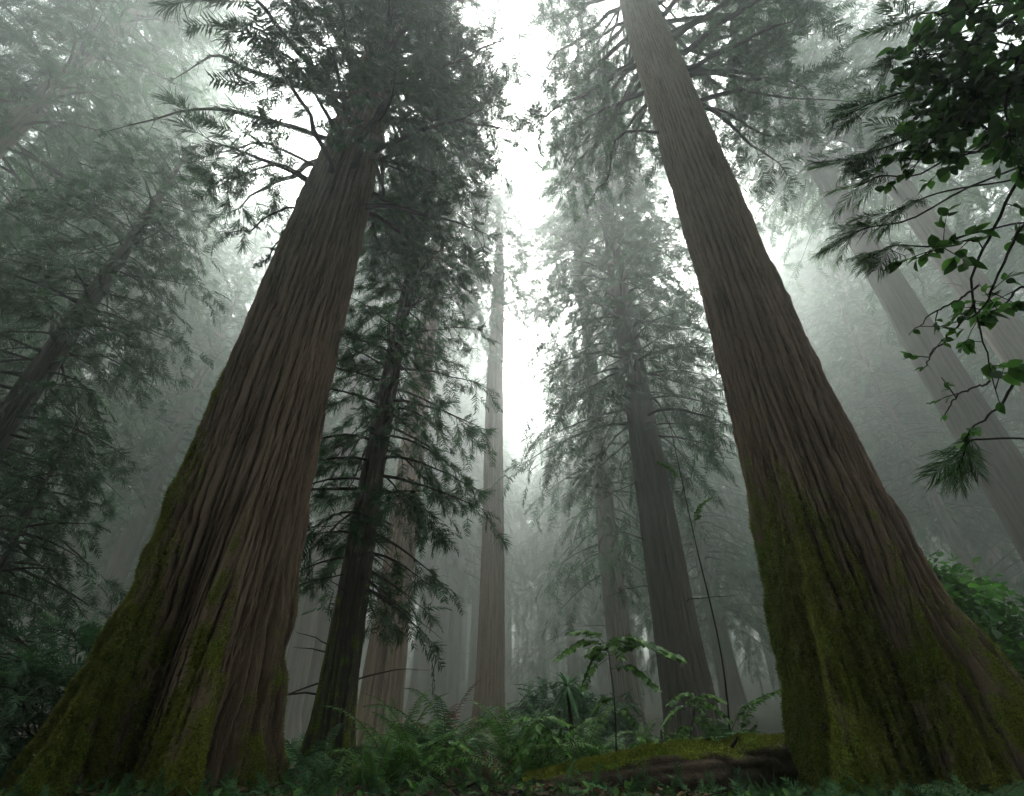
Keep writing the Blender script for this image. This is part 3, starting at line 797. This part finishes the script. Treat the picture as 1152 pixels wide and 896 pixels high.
# ------------------------------------------------------------------ fallen log
def fallen_log():
    P = np.array([at(585, 905, 8.3), at(700, 890, 8.9), at(800, 872, 9.4), at(890, 862, 10.5), at(990, 858, 11.0)])
    n, ns = 170, 72
    path = smooth_path(P, n); rng = np.random.default_rng(8)
    rad = np.interp(np.linspace(0, 1, n), [0, .15, .5, 1], [.17, .25, .36, .44])
    path[:, 2] = np.maximum(path[:, 2], ground_z(path[:, 0], path[:, 1]) + rad * np.interp(np.linspace(0, 1, n), [0, .35, .6], [-.2, .75, 1.0]))
    org = path[n // 2].copy(); path = path - org
    tan = unit(np.gradient(path, axis=0)); a = unit(np.cross([0, 0, 1.0], tan)); b = np.cross(tan, a)
    th = np.arange(ns) * 2 * PI / ns; TH, SS = np.meshgrid(th, np.linspace(0, 1, n))
    r1 = np.abs(2 * vnoise(TH / (2 * PI) * 16, SS * 9, rng, 16) - 1) ** .6; lump = vnoise(TH / (2 * PI) * 7, SS * 24, rng, 7) - .5; fine = vnoise(TH / (2 * PI) * 40, SS * 140, rng, 40) - .5
    R = rad[:, None] * (1 + .16 * r1 + .20 * lump + .09 * fine)
    V = path[:, None] + R[..., None] * (np.cos(TH)[..., None] * a[:, None] + np.sin(TH)[..., None] * b[:, None])
    up = np.sin(TH)
    moss = np.clip((up - .42) * 1.9 + .9 * lump, 0, 1) * np.interp(SS, [0, .55, .75, 1], [.9, .95, .55, .4])
    i = np.arange(n - 1)[:, None] * ns; j = np.arange(ns)[None]; k = (j + 1) % ns
    Q = np.stack([i + j, i + k, i + ns + k, i + ns + j], -1).reshape(-1, 4)
    V = V.reshape(-1, 3); mb = MB(); mb.add(V, Q=Q)
    # closed ends
    for row, sgn in ((0, 1), (n - 1, -1)):
        ring = V[row * ns:(row + 1) * ns]; cpt = ring.mean(0)
        T = [(x, (x + 1) % ns, ns) if sgn < 0 else ((x + 1) % ns, x, ns) for x in range(ns)]
        mb.add(np.vstack([ring, cpt]), T=T)
    ex = lambda m_: np.concatenate([m_.ravel(), np.zeros(2 * ns + 2)])
    t = thing('fallen_log', 'mossy fallen log lying across the forest floor against the right giant', 'log', org)
    lg = obj('log', mb.mesh('log', M['log'], True, {'moss': ex(moss), 'ridge': ex(r1)}), t)
    for (f, a_, l_) in ((.38, .9, .35), (.52, 2.2, .22), (.66, .5, .45), (.74, 1.7, .18)):      # broken branch stubs
        i0 = int(f * n); d0 = a[i0] * math.cos(a_) + b[i0] * math.sin(a_) + tan[i0] * .35
        sp_ = smooth_path([path[i0] + d0 * rad[i0] * .8, path[i0] + d0 * (rad[i0] + l_ * .5) + rng.normal(0, .02, 3), path[i0] + d0 * (rad[i0] + l_)], 7)
        q_ = MB(); tube(q_, sp_, np.linspace(.035, .012, 7), 7); obj('branch_stub', q_.mesh('branch_stub', M['darkbark'], True), t)
    # moss strands on its back
    m_ = 26000; ii = rng.integers(2, n - 2, m_); jj = (rng.normal(ns * .25, ns * .10, m_)).astype(int) % ns
    keep = moss[ii, jj] > .35 + .3 * rng.random(m_); ii, jj = ii[keep], jj[keep]; m_ = len(ii)
    G = V.reshape(n, ns, 3); p = G[ii, jj] + (G[ii + 1, jj] - G[ii, jj]) * rng.random((m_, 1)) + (G[ii, (jj + 1) % ns] - G[ii, jj]) * rng.random((m_, 1))
    d = unit(p - path[ii] + rng.normal(0, .12, (m_, 3))); sd = unit(np.cross(d, rng.normal(size=(m_, 3)))) * .006
    l = .035 * rng.uniform(.4, 1.6, (m_, 1))
    q = MB(); q.add(np.stack([p - sd, p + sd, p + d * l], 1).reshape(-1, 3), T=np.arange(3 * m_).reshape(-1, 3), tint=np.repeat(np.clip(rng.normal(.55, .2, m_), 0, 1), 3))
    mo = obj('moss', q.mesh('moss', M['mossleaf']), lg); mo['kind'] = 'stuff'


fallen_log()


# ------------------------------------------------------------------ ferns and low plants
def frond_mesh(rng, L=1.0, npair=26, plen=.17, arch=.9, rise=1.0, mat='fern', w=.032):
    """arching fern frond growing from the origin along +x"""
    t = np.linspace(0, 1, 14)
    x = L * (t * .95); z = L * (rise * t - arch * t ** 2)
    y = L * .06 * np.sin(t * 2.2) * rng.uniform(-1, 1)
    pts = np.stack([x, y, z], -1); mb = MB(); tube(mb, pts, np.linspace(.006, .002, 14) * L + .001, 4, 1)
    tan = unit(np.gradient(pts, axis=0))
    for i in range(npair):
        u = .10 + .89 * (i + .5) / npair; f = u * 13; k = min(int(f), 12); p = pts[k] + (pts[k + 1] - pts[k]) * (f - k); tg = tan[k]
        side = unit(np.cross([0, 0, 1.0], tg)); nr = np.cross(tg, side)
        pl = plen * L * min(1, .35 + u * 3) * (1 - u) ** .55 * rng.uniform(.85, 1.12)
        for sg in (-1, 1):
            d = unit(side * sg + tg * .32 + nr * rng.uniform(-.28, .02)); ww = tg * w * L * .5 * (.6 + .4 * (1 - u))
            tip = p + d * pl - np.array([0, 0, .18 * pl]); mid = p + d * pl * .5
            V = np.array([p - ww * .5, p + ww * .5, mid + ww * .9, mid - ww * .8, tip])
            mb.add(V, T=[(0, 1, 2), (0, 2, 3), (3, 2, 4)] if sg > 0 else [(1, 0, 2), (2, 0, 3), (2, 3, 4)], tint=.35 + .5 * u * rng.random())
    return mb.mesh('frond', [M[mat], M['stem']])


def fern(label, loc, scale, seed, n=14, mat='fern', name='fern', upright=0., frond=None, cat='fern', **kw):
    rng = np.random.default_rng(seed)
    t = thing(name, label, cat, loc, 'ferns on the forest floor' if cat == 'fern' else None, rng.uniform(0, 6.28))
    ms = frond or [frond_mesh(rng, 1.0, arch=rng.uniform(.75, 1.15), rise=rng.uniform(.85, 1.4) + upright, mat=mat, **kw) for _ in range(3)]
    for k in range(n):
        o = obj('frond', DEADFR[k % 2] if (k % 7 == 3 and mat != 'rust') else ms[k % len(ms)], t)
        o.rotation_euler = (rng.normal(0, .18), rng.uniform(-.35, .25), k * 2.39996 + rng.normal(0, .25))
        q = scale * rng.uniform(.65, 1.15); o.scale = (q, q, q)
    return t


def gp(px, D, dz=0.0):
    """ground point under the photo column px at distance D"""
    z = -1e9
    for _ in range(6):
        zz = 0 if z < -1e8 else z
        k = c_ * D + s_ * (zz - EYE); X = (px - 576) / FPX * k; z = float(ground_z(X, D))
    return (X, D, z + dz)


rf = np.random.default_rng(15)
FR = {m_: [frond_mesh(rf, 1.0, arch=rf.uniform(.75, 1.15), rise=rf.uniform(.85, 1.5), mat=m_) for _ in range(4)] for m_ in ('fern', 'fernblue')}
DEADFR = [frond_mesh(rf, .9, arch=1.5, rise=.9, mat='rust') for _ in range(2)]
FERNS = [
    ('broad fern at the bottom edge below the slender fir and grey redwood', 445, 9.6, .9, 'fern', .1),
    ('fresh green fern just right of the withered brown clump', 580, 9.6, .75, 'fern', .2),
    ('fern half hidden behind the bright green arching fern', 500, 9.9, .95, 'fernblue', .2),
    ('fern standing behind the low end of the log', 650, 10.4, .9, 'fern', .2),
    ('tall fern clump at the right of the dark furrowed conifer base', 815, 14.5, 1.5, 'fern', .3),
    ('dim fern beside the right root of the left giant', 348, 10.8, .8, 'fernblue', .1),
    ('dim fern among the misty trunks left of the central redwood', 440, 17.0, 1.4, 'fernblue', .3),
    ('low fern between the sapling with big leaves and the dark furrowed conifer', 770, 10.3, .75, 'fern', .1),
    ('bright green arching fern in front of the grey redwood trunk', 470, 8.7, .85, 'fern', 0),
    ('lime fern low at the bottom edge beside the foot of the slender fir', 418, 8.3, .55, 'fern', 0),
    ('blue-green fern low at the bottom edge left of the lime fern', 372, 8.8, .5, 'fernblue', 0),
    ('tall upright fern before the foot of the central redwood', 520, 11.5, 1.25, 'fernblue', .5),
    ('dark broad fern left of the upright fern', 487, 11.0, 1.1, 'fern', .2),
    ('grey-green fern right in front of the central redwood base', 556, 10.2, .85, 'fernblue', .1),
    ('green fern left of the fallen log end', 590, 8.9, .75, 'fern', .1),
    ('big green fern behind the middle of the fallen log', 735, 11.2, 1.0, 'fern', .1),
    ('fern behind the log below the dark furrowed conifer', 790, 11.5, 1.05, 'fern', .1),
    ('pale blue-green fern against the left root of the right giant', 836, 10.8, .9, 'fernblue', .1),
    ('lush fern between the right giant and the thin sapling', 862, 13.0, 1.3, 'fern', .3),
    ('small fern growing at the bottom right corner by the giant root', 1120, 6.9, .5, 'fernblue', 0),
    ('fern behind the sapling with big leaves', 665, 12.0, 1.0, 'fernblue', .2),
    ('fern at the foot of the paler grey conifer', 715, 16.0, 1.3, 'fern', .2),
    ('dim fern below the rusty dead fern', 470, 15.0, 1.2, 'fernblue', .2),
    ('fern right of the central redwood base', 612, 15.0, 1.3, 'fernblue', .3),
]
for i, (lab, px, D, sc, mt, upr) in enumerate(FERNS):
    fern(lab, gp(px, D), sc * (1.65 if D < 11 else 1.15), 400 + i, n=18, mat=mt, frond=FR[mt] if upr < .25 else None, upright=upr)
fern('rusty brown dead fern left of the central redwood', gp(496, 17.0), 1.9, 450, n=20, mat='rust', name='dead_fern', plen=.2, upright=.3)
fern('withered brown fern clump on the forest floor left of the log', gp(548, 8.0), .42, 451, n=14, mat='rust', name='dead_fern', upright=.6)


def fan_plant(label, px, py, D, seed):
    rng = np.random.default_rng(seed); p = at(px, py, D); gz = float(ground_z(p[0], D))
    t = thing('fan_plant', label, 'plant', (p[0], D, gz)); hh = p[2] - gz
    mb = MB(); tube(mb, smooth_path([[0, 0, -.1], [.05, 0, hh * .5], [0, 0, hh]], 8), np.linspace(.06, .04, 8), 7)
    obj('stem', mb.mesh('stem', M['darkbark'], True), t)
    for mname, k0 in (('fernblue', 0),):
        for k in range(46):
            d = unit(rng.normal(size=3) + np.array([0, 0, .25])); L = rng.uniform(.55, .95)
            q = np.linspace(0, 1, 6)[:, None]; pts = np.array([0, 0, hh]) + d * L * q + np.array([0, 0, -.35]) * L * q ** 2
            sd = unit(np.cross(d, [0, 0, 1.0])) * .035
            wv = np.array([.4, .9, 1, .8, .5, .02])[:, None]
            V = np.stack([pts - sd * wv, pts + sd * wv], 1).reshape(-1, 3)
            b = MB(); b.add(V, Q=[(2 * i, 2 * i + 1, 2 * i + 3, 2 * i + 2) for i in range(5)], tint=rng.uniform(.3, 1))
            obj('leaf_blade', b.mesh('leaf_blade', M[mname]), t)


fan_plant('spiky grey-green plant with blades radiating like a fan', 638, 772, 14, 5)


def leaf_sapling(label, stem_px, D, leaves, seed, mat='broad', r=.014, name='sapling'):
    """upright stem with long compound leaves of paired leaflets"""
    rng = np.random.default_rng(seed)
    base = np.array(gp(stem_px[0][0], D)); pts = [np.zeros(3)] + [at(px, py, D) - base for px, py in stem_px[1:]]
    t = thing(name, label, 'sapling', base)
    mb = MB(); sp = smooth_path(pts, 16); tube(mb, sp, np.linspace(r, r * .35, 16), 6)
    obj('stem', mb.mesh('stem', M['twig'], True), t)
    for (u, px, py, dd, ln) in leaves:
        p0 = sp[int(u * 15)]; p3 = at(px, py, D + dd) - base
        L = np.linalg.norm(p3 - p0)
        rp = smooth_path([p0, p0 * .55 + p3 * .45 + np.array([0, 0, .18 * L]), p3], 14)
        b = MB(); tube(b, rp, np.linspace(.006, .002, 14), 4, 1); tg = unit(np.gradient(rp, axis=0))
        n = max(6, int(L / (ln * .34))); P = []; X = []; Z = []; S = []
        for i in range(n):
            w = .22 + .78 * (i + .5) / n; f = w * 13; k = min(int(f), 12); p = rp[k] + (rp[k + 1] - rp[k]) * (f - k)
            sd = unit(np.cross([0, 0, 1.0], tg[k]))
            for sg in (-1, 1):
                P.append(p); X.append(sd * sg + tg[k] * .45 + np.array([0, 0, -.25]) + rng.normal(0, .12, 3)); Z.append(np.array([0, 0, 1.0]) + rng.normal(0, .25, 3)); S.append(1.5 * ln * (1 - .5 * w) * rng.uniform(.8, 1.15))
        P.append(rp[-1]); X.append(tg[-1]); Z.append(np.array([0, 0, 1.])); S.append(ln * .6)
        place_mix(b, LEAVES, np.array(P), np.array(X), np.array(Z), np.array(S), rng, 0)
        obj('leaf', b.mesh('leaf', [M[mat], M['stem']]), t)


leaf_sapling('leggy green sapling with long toothed leaves rising behind the log', [(694, 870), (692, 800), (686, 745), (682, 722)], 9.3,
             [(.97, 640, 712, -.2, .17), (.97, 752, 738, -.3, .17), (.9, 626, 742, -.4, .16), (.95, 715, 728, .4, .15), (.85, 660, 738, .5, .15), (.75, 770, 742, -.2, .2), (.8, 655, 775, -.4, .13), (.6, 740, 775, -.6, .15), (.45, 668, 800, .3, .12), (.35, 715, 815, -.3, .12), (.9, 700, 740, -.7, .16), (.3, 640, 825, -.2, .14)], 3, mat='fern')
leaf_sapling('young sapling with broad flat leaf sprays in front of the dark furrowed conifer', [(772, 872), (776, 835), (781, 800), (786, 782)], 9.9,
             [(.97, 815, 790, -.1, .14), (.95, 752, 792, -.2, .14), (.8, 822, 812, -.3, .14), (.75, 745, 815, .2, .13), (.6, 800, 828, -.4, .13), (.5, 758, 838, -.3, .12), (.9, 790, 800, -.6, .13)], 8, mat='fern')
leaf_sapling('low leafy sapling at the bottom edge left of the withered brown fern clump', [(500, 890), (498, 868), (503, 850), (500, 838)], 8.6,
             [(.97, 470, 842, 0, .12), (.97, 532, 846, -.2, .12), (.8, 525, 866, -.3, .12), (.7, 468, 866, -.2, .12), (.5, 540, 880, -.2, .11), (.85, 500, 862, -.5, .11)], 9, mat='fern')
leaf_sapling('low green plant with lime leaves left of the log', [(590, 885), (600, 850), (607, 825), (602, 812)], 9.0,
             [(.97, 575, 812, 0, .12), (.97, 640, 815, -.2, .13), (.8, 625, 838, -.3, .12), (.7, 580, 850, -.2, .12), (.6, 640, 850, .2, .13), (.5, 620, 862, -.3, .12), (.85, 600, 830, -.5, .11)], 4, mat='fern')
leaf_sapling('thin sapling with flat leaf layers beside the dark furrowed conifer', [(826, 860), (812, 740), (780, 600), (752, 470)], 11.5,
             [(.12, 775, 790, -.1, .15), (.1, 785, 808, .1, .15), (.1, 880, 775, .2, .15), (.16, 860, 785, -.3, .14), (.8, 740, 520, .3, .12), (.7, 800, 560, .3, .12), (.05, 850, 815, -.2, .15)], 6, mat='fern', r=.022)


def bush(name, label, px, D, rad, height, seed, n=26, spray=.34, mat='bush', kind='flat', group=None, leafn=16, flat=.5, base_dx=0):
    """woody bush: each stem arches out and carries layered sprays or leaves"""
    rng = np.random.default_rng(seed); base = np.array(gp(px, D)); base[0] += base_dx
    t = thing(name, label, 'bush', base, group)
    wd = MB(); lf = MB()
    for k in range(n):
        az = k * 2.39996 + rng.normal(0, .3); rr_ = rad * math.sqrt((k + .6) / n) * rng.uniform(.8, 1.1); hh = height * rng.uniform(.45, 1) * (1 - .35 * (rr_ / rad) ** 2)
        tip = np.array([rr_ * math.cos(az), rr_ * math.sin(az), hh])
        pts = smooth_path([[0, 0, -.05], tip * [.35, .35, .65] + rng.normal(0, .06, 3), tip * [.75, .75, .98], tip + [0.12 * math.cos(az), .12 * math.sin(az), -.1]], 9)
        tube(wd, pts, np.linspace(.014, .004, 9), 5, 0)
        L = float(np.linalg.norm(np.diff(pts, axis=0), axis=1).sum())
        P, X, Z, S = twigs_and_sprays(rng, pts, L, spray, spray * .55, tstart=.3, hang=.3, twigmax=.7, wood=wd, wmat=0)
        tint = np.clip(rng.normal(.45, .2, len(P)), 0, 1)
        if kind == 'flat': place_mix(lf, FLATS, P, X, Z, S, rng, 0, tint)
        else:
            r3 = 4; P = np.repeat(P, r3, 0) + rng.normal(0, spray * .35, (len(P) * r3, 3)); X = np.repeat(X, r3, 0) + rng.normal(0, .7, (len(P), 3)); Z = np.array([0, 0, 1.]) + rng.normal(0, .45, (len(P), 3))
            place_mix(lf, LEAVES, P, X, Z, np.repeat(S, r3) * .55, rng, 0, np.repeat(tint, r3))
    obj('stem', wd.mesh('stem', M['twig'], True), t)
    obj('foliage', lf.mesh('foliage', M[mat]), t)


bush('shrub', 'dark layered shrub at the lower left beside the left giant', 40, 10.5, 2.4, 2.6, 31, n=46, spray=.42)
bush('shrub', 'dim shrub low in the lower left corner in front of the layered shrub', -20, 9.6, 1.3, 1.1, 32, n=26, spray=.35, mat='bush')
bush('shrub', 'dim blue-green shrub at the right of the central redwood base', 625, 21, 1.9, 2.8, 33, n=36, spray=.5, mat='bush')
bush('shrub', 'dim shrub behind the foot of the paler grey conifer', 680, 27, 2.2, 3.4, 34, n=36, spray=.6, mat='bush')
bush('shrub', 'leafy shrub behind the roots of the right giant at the right edge', 1120, 13.5, 2.6, 4.6, 35, n=46, spray=.42, mat='broad', kind='leaf')
bush('shrub', 'feathery shrub right of the right giant, behind the leafy shrub', 1085, 16, 2.6, 5.2, 36, n=44, spray=.55, mat='fir')
bush('shrub', 'tall leafy shrub just beyond the root flare of the right giant', 1055, 14.5, 1.9, 4.4, 41, n=36, spray=.36, mat='bush', kind='leaf')
bush('shrub', 'leafy green bush behind the log left of the sapling', 628, 10.2, .9, .85, 37, n=22, spray=.2, mat='broad', kind='leaf')
bush('shrub', 'low leafy bush behind the log below the dark furrowed conifer', 760, 10.9, 1.0, .75, 38, n=24, spray=.2, mat='fern', kind='leaf')
bush('shrub', 'low leafy bush between the log and the right giant', 840, 11.6, 1.0, .85, 39, n=24, spray=.2, mat='broad', kind='leaf')


def undergrowth():
    rng = np.random.default_rng(44); mb = MB()
    n = 9000; D = 7.6 + 40 * rng.random(n) ** 1.8; px = rng.uniform(-200, 1350, n)
    X = (px - 576) / FPX * (c_ * D - s_ * EYE); Z0 = ground_z(X, D)
    P = np.stack([X, D, Z0 + rng.uniform(-.02, .18, n) * np.minimum(2, D / 14)], -1)
    dr = rng.normal(size=(n, 3)) + [0, 0, .5]; Z = np.array([0, 0, 1.]) + rng.normal(0, .3, (n, 3))
    S = rng.uniform(.18, .5, n) * np.clip(D / 12, .7, 2.2)
    m_ = rng.random(n) < .6
    place_mix(mb, FLATS, P[m_], dr[m_], Z[m_], S[m_], rng, 0); place_mix(mb, LEAVES, P[~m_], dr[~m_], Z[~m_], S[~m_] * .5, rng, 1)
    tag(obj('undergrowth', mb.mesh('undergrowth', [M['fernblue'], M['fern']])), 'low green undergrowth covering the forest floor', 'undergrowth', kind='stuff')


undergrowth()


def litter():
    rng = np.random.default_rng(51); mb = MB()
    for k in range(420):      # fallen twigs
        D = 7.6 + 6 * rng.random() ** 1.4; px = rng.uniform(-100, 1250); X, Y, z = gp(px, D); a = rng.uniform(0, 6.28); l = rng.uniform(.12, .7)
        p = np.array([X, Y, z + .03]); d = np.array([math.cos(a), math.sin(a), rng.uniform(-.05, .25)])
        tube(mb, np.array([p, p + d * l * .5 + rng.normal(0, .03, 3), p + d * l + rng.normal(0, .03, 3)]), [.010, .008, .004], 5, 0)
    n = 5000; D = 7.6 + 8 * rng.random(n) ** 1.5; px = rng.uniform(-150, 1300, n); X = (px - 576) / FPX * (c_ * D - s_ * EYE)
    P = np.stack([X, D, ground_z(X, D) + rng.uniform(.03, .09, n)], -1)
    place_mix(mb, LEAVES, P, rng.normal(size=(n, 3)) * [1, 1, .3], np.array([0, 0, 1.]) + rng.normal(0, .3, (n, 3)), rng.uniform(.05, .12, n), rng, 1)
    tag(obj('forest_litter', mb.mesh('forest_litter', [M['twig'], M['rust']])), 'fallen twigs and brown dead leaves on the forest floor', 'litter', kind='stuff')


litter()


# ------------------------------------------------------------------ overhanging boughs at the upper right
def overhang():
    rng = np.random.default_rng(88)
    # broadleaf tree standing just beyond the right edge
    base = np.array([6.0, 2.4, float(ground_z(6.0, 2.4))])
    t = thing('broadleaf_tree', 'leafy tree just outside the right edge with dark boughs hanging in overhead', 'tree', base)
    tp = smooth_path([[0, 0, -.3], [.1, 0, 2], [-.1, .1, 4.5], [.1, .3, 7.5]], 24); mb = MB(); tube(mb, tp, np.interp(np.linspace(0, 1, 24), [0, .08, 1], [.24, .17, .05]), 12)
    obj('trunk', mb.mesh('trunk', M['darkbark'], True), t)
    Zd = 3.3
    BR = [  # polyline in photo points at a depth, leaf clusters
        ([(1190, 150, 3.4), (1148, 205, 3.35), (1112, 275, 3.3), (1096, 330, 3.3), (1104, 390, 3.25), (1122, 455, 3.25)], 30, .16),
        ([(1190, 395, 3.5), (1150, 420, 3.4), (1125, 462, 3.3), (1098, 488, 3.25), (1080, 505, 3.2)], 4, .12),
        ([(1190, -20, 3.6), (1120, 30, 3.5), (1060, 55, 3.4), (1020, 62, 3.4)], 150, .14),
        ([(1190, 40, 3.6), (1115, 100, 3.5), (1062, 145, 3.4), (1010, 170, 3.3)], 150, .14),
        ([(1190, 90, 3.5), (1130, 100, 3.4), (1090, 120, 3.3), (1050, 165, 3.3), (1030, 200, 3.2)], 110, .14),
        ([(1190, -60, 3.5), (1140, -20, 3.4), (1085, 10, 3.4), (1040, 20, 3.4)], 130, .15),
        ([(1190, 110, 3.4), (1150, 90, 3.4), (1100, 85, 3.3), (1055, 105, 3.3)], 130, .15),
        ([(1190, 150, 3.6), (1130, 165, 3.5), (1070, 120, 3.5), (1020, 130, 3.5)], 120, .15),
        ([(1120, 260, 3.3), (1095, 268, 3.25), (1065, 278, 3.2), (1040, 290, 3.2)], 26, .17),
        ([(1100, 320, 3.3), (1080, 335, 3.2), (1048, 350, 3.2), (1036, 362, 3.2)], 7, .10),
        ([(1096, 340, 3.3), (1075, 370, 3.2), (1045, 398, 3.2), (1034, 418, 3.15)], 8, .10),
        ([(1115, 430, 3.25), (1085, 440, 3.2), (1066, 465, 3.2)], 6, .09),
        ([(1190, 240, 3.4), (1150, 255, 3.3), (1118, 330, 3.2), (1085, 355, 3.2)], 26, .15),
        ([(1190, 300, 3.4), (1150, 330, 3.3), (1120, 352, 3.2)], 22, .15),
        ([(1190, 10, 3.2), (1150, 50, 3.2), (1130, 110, 3.2), (1140, 180, 3.2)], 130, .14),
        ([(1190, 170, 3.3), (1140, 150, 3.3), (1095, 170, 3.3), (1072, 185, 3.3)], 24, .17),
    ]
    for (pl, nl, ls) in BR:
        if nl > 100: nl = int(nl * 1.5); ls *= .72
        else: nl = int(nl * 1.6); ls *= .66
        pts = smooth_path([atz(*p) - base for p in pl], 26)
        pts += np.cumsum(rng.normal(0, .006, pts.shape), 0)
        hook = pts[0]; tz = tp[np.argmin(np.abs(tp[:, 2] - hook[2] + .4))]
        pts = np.vstack([smooth_path([tz, (tz + hook) / 2 + np.array([0, 0, .12]), hook], 8)[:-1], pts]) if pl[0][0] > 1150 else pts
        wd = MB(); tube(wd, pts, np.linspace(.016 if pl[0][0] > 1150 else .008, .003, len(pts)), 6)
        P = []; X = []
        for k in range(max(2, nl // 5)):
            i = rng.integers(len(pts) // 3, len(pts) - 1); p = pts[i]; d = unit(rng.normal(size=3) + [0, 0, -.2]); l = rng.uniform(.08, .30)
            tw = np.array([p, p + d * l * .5 + [0, 0, .01], p + d * l]); tube(wd, tw, [.004, .003, .002], 4)
            for j in range(5):
                P.append(p + d * l * rng.uniform(.35, 1)); X.append(d + rng.normal(0, .6, 3) + [0, 0, -.35])
        P.append(pts[-1]); X.append(pts[-1] - pts[-2]); P.append(pts[-1]); X.append(pts[-1] - pts[-2] + rng.normal(0, .02, 3))
        P = np.array(P); X = np.array(X); Z = np.array([0, -.3, 1.]) + rng.normal(0, .5, (len(P), 3))
        lf = MB(); place_mix(lf, LEAVES, P, X, Z, ls * rng.uniform(.6, 1.15, len(P)), rng, 0)
        b = obj('branch', wd.mesh('branch', M['twig'], True), t); obj('foliage', lf.mesh('foliage', M['broad']), b)
    # young pine behind it whose needle fans reach in
    base = np.array([7.4, 3.6, float(ground_z(7.4, 3.6))])
    t = thing('pine_tree', 'young pine just outside the right edge reaching in with brushy needle fans', 'tree', base)
    tp = smooth_path([[0, 0, -.3], [.05, 0, 3], [0, .1, 6], [0, .2, 10]], 20); mb = MB(); tube(mb, tp, np.interp(np.linspace(0, 1, 20), [0, .08, 1], [.22, .16, .05]), 12)
    obj('trunk', mb.mesh('trunk', M['darkbark'], True), t)
    tip = [(985, 75, 3.6), (955, 128, 3.5), (950, 185, 3.5), (960, 212, 3.5), (945, 270, 3.5), (975, 290, 3.5), (1010, 115, 3.6), (1030, 150, 3.6), (1078, 528, 3.2), (1005, 30, 3.7), (985, 160, 3.6), (1000, 240, 3.5), (1040, 95, 3.6), (1070, 60, 3.6), (1100, 30, 3.6), (1060, 20, 3.6)]
    for (px, py, z) in tip:
        e = atz(px, py, z) - base
        st = atz(1195, py - 30 + rng.uniform(-70, 60), z + .3) - base; tz = tp[np.argmin(np.abs(tp[:, 2] - st[2] + .3))]
        inn = atz(px + 32, py - 14, z + .02) - base if px != 1078 else atz(1090, 497, 3.25) - base
        pts = smooth_path([tz, (tz + st) / 2 + np.array([0, 0, .15]), st, (st + inn) / 2 + rng.normal(0, .07, 3) + np.array([0, 0, .05]), inn * .8 + st * .2 + rng.normal(0, .03, 3), inn, e * .6 + inn * .4, e], 26)
        wd = MB(); tube(wd, pts, np.linspace(.010, .004, 26), 6)
        lf = MB(); d = unit(e - inn)
        m_ = 6; P = np.array([inn + (e - inn) * u for u in np.linspace(-.3, .75, m_)]); X = d + rng.normal(0, .30, (m_, 3)) + [0, 0, -.12]; Z = np.array([0, -.8, .8]) + rng.normal(0, .35, (m_, 3))
        place_mix(lf, FANS, P, X, Z, rng.uniform(.26, .40, m_), rng, 0, np.clip(rng.normal(.55, .2, m_), 0, 1))
        b = obj('branch', wd.mesh('branch', M['twig'], True), t); obj('needles', lf.mesh('needles', M['firlight']), b)


overhang()


# ------------------------------------------------------------------ air
def haze(density=.0060):
    x0, x1, y0, y1, z0, z1 = -400, 400, -70, 400, -9, 190
    V = [(x, y, z) for z in (z0, z1) for y in (y0, y1) for x in (x0, x1)]
    Q = [(0, 2, 3, 1), (4, 5, 7, 6), (0, 1, 5, 4), (2, 6, 7, 3), (0, 4, 6, 2), (1, 3, 7, 5)]
    m, nt, out = newmat('haze')
    pv = nt.nodes.new('ShaderNodeVolumePrincipled')
    pv.inputs['Color'].default_value = (.90, .96, .93, 1); pv.inputs['Density'].default_value = density; pv.inputs['Anisotropy'].default_value = .8
    pv.inputs['Density Attribute'].default_value = ''
    nt.links.new(pv.outputs[0], out.inputs['Volume'])
    try: m.cycles.homogeneous_volume = True
    except Exception: pass
    mb = MB(); mb.add(V, Q=Q)
    tag(obj('haze', mb.mesh('haze', m)), 'pale mist filling the forest', 'mist', kind='stuff')


haze()

# ------------------------------------------------------------------ light
SUN_EL, SUN_AZ = math.radians(50), math.radians(2)      # ahead of the viewer, veiled by cloud
w = bpy.data.worlds.new('World'); SC.world = w; w.use_nodes = True
nt = w.node_tree; bg = nt.nodes['Background']
sky = nt.nodes.new('ShaderNodeTexSky'); sky.sky_type = 'NISHITA'; sky.sun_disc = False
sky.sun_elevation = SUN_EL; sky.sun_rotation = SUN_AZ; sky.air_density = 1.0; sky.dust_density = 6.0; sky.ozone_density = 1.0
hs_ = nt.nodes.new('ShaderNodeHueSaturation'); hs_.inputs['Saturation'].default_value = .22
nt.links.new(sky.outputs[0], hs_.inputs['Color']); nt.links.new(hs_.outputs[0], bg.inputs['Color'])
bg.inputs['Strength'].default_value = .055
sl = bpy.data.lights.new('sun', 'SUN'); sl.energy = 1.5; sl.angle = math.radians(40); sl.color = (1, .98, .95)
so = bpy.data.objects.new('sun', sl); COL.objects.link(so)
# direction to the sun: azimuth measured from +Y
dv = np.array([math.sin(SUN_AZ) * math.cos(SUN_EL), math.cos(SUN_AZ) * math.cos(SUN_EL), math.sin(SUN_EL)])
from mathutils import Vector
so.rotation_euler = Vector(dv).to_track_quat('Z', 'Y').to_euler()
so.location = (0, 60, 120)

vs = SC.view_settings
SC.display_settings.display_device = 'sRGB'
vs.view_transform = 'Standard'; vs.look = 'None'; vs.gamma = 1; vs.use_curve_mapping = False; vs.exposure = 3.1
cy = SC.cycles
cy.use_denoising = True
try: cy.denoiser = 'OPENIMAGEDENOISE'
except Exception: pass
cy.max_bounces = 6; cy.volume_bounces = 3; cy.diffuse_bounces = 2; cy.transmission_bounces = 4; cy.transparent_max_bounces = 8
cy.use_light_tree = False
cy.use_adaptive_sampling = True; cy.adaptive_threshold = .02
cy.sample_clamp_indirect = 6
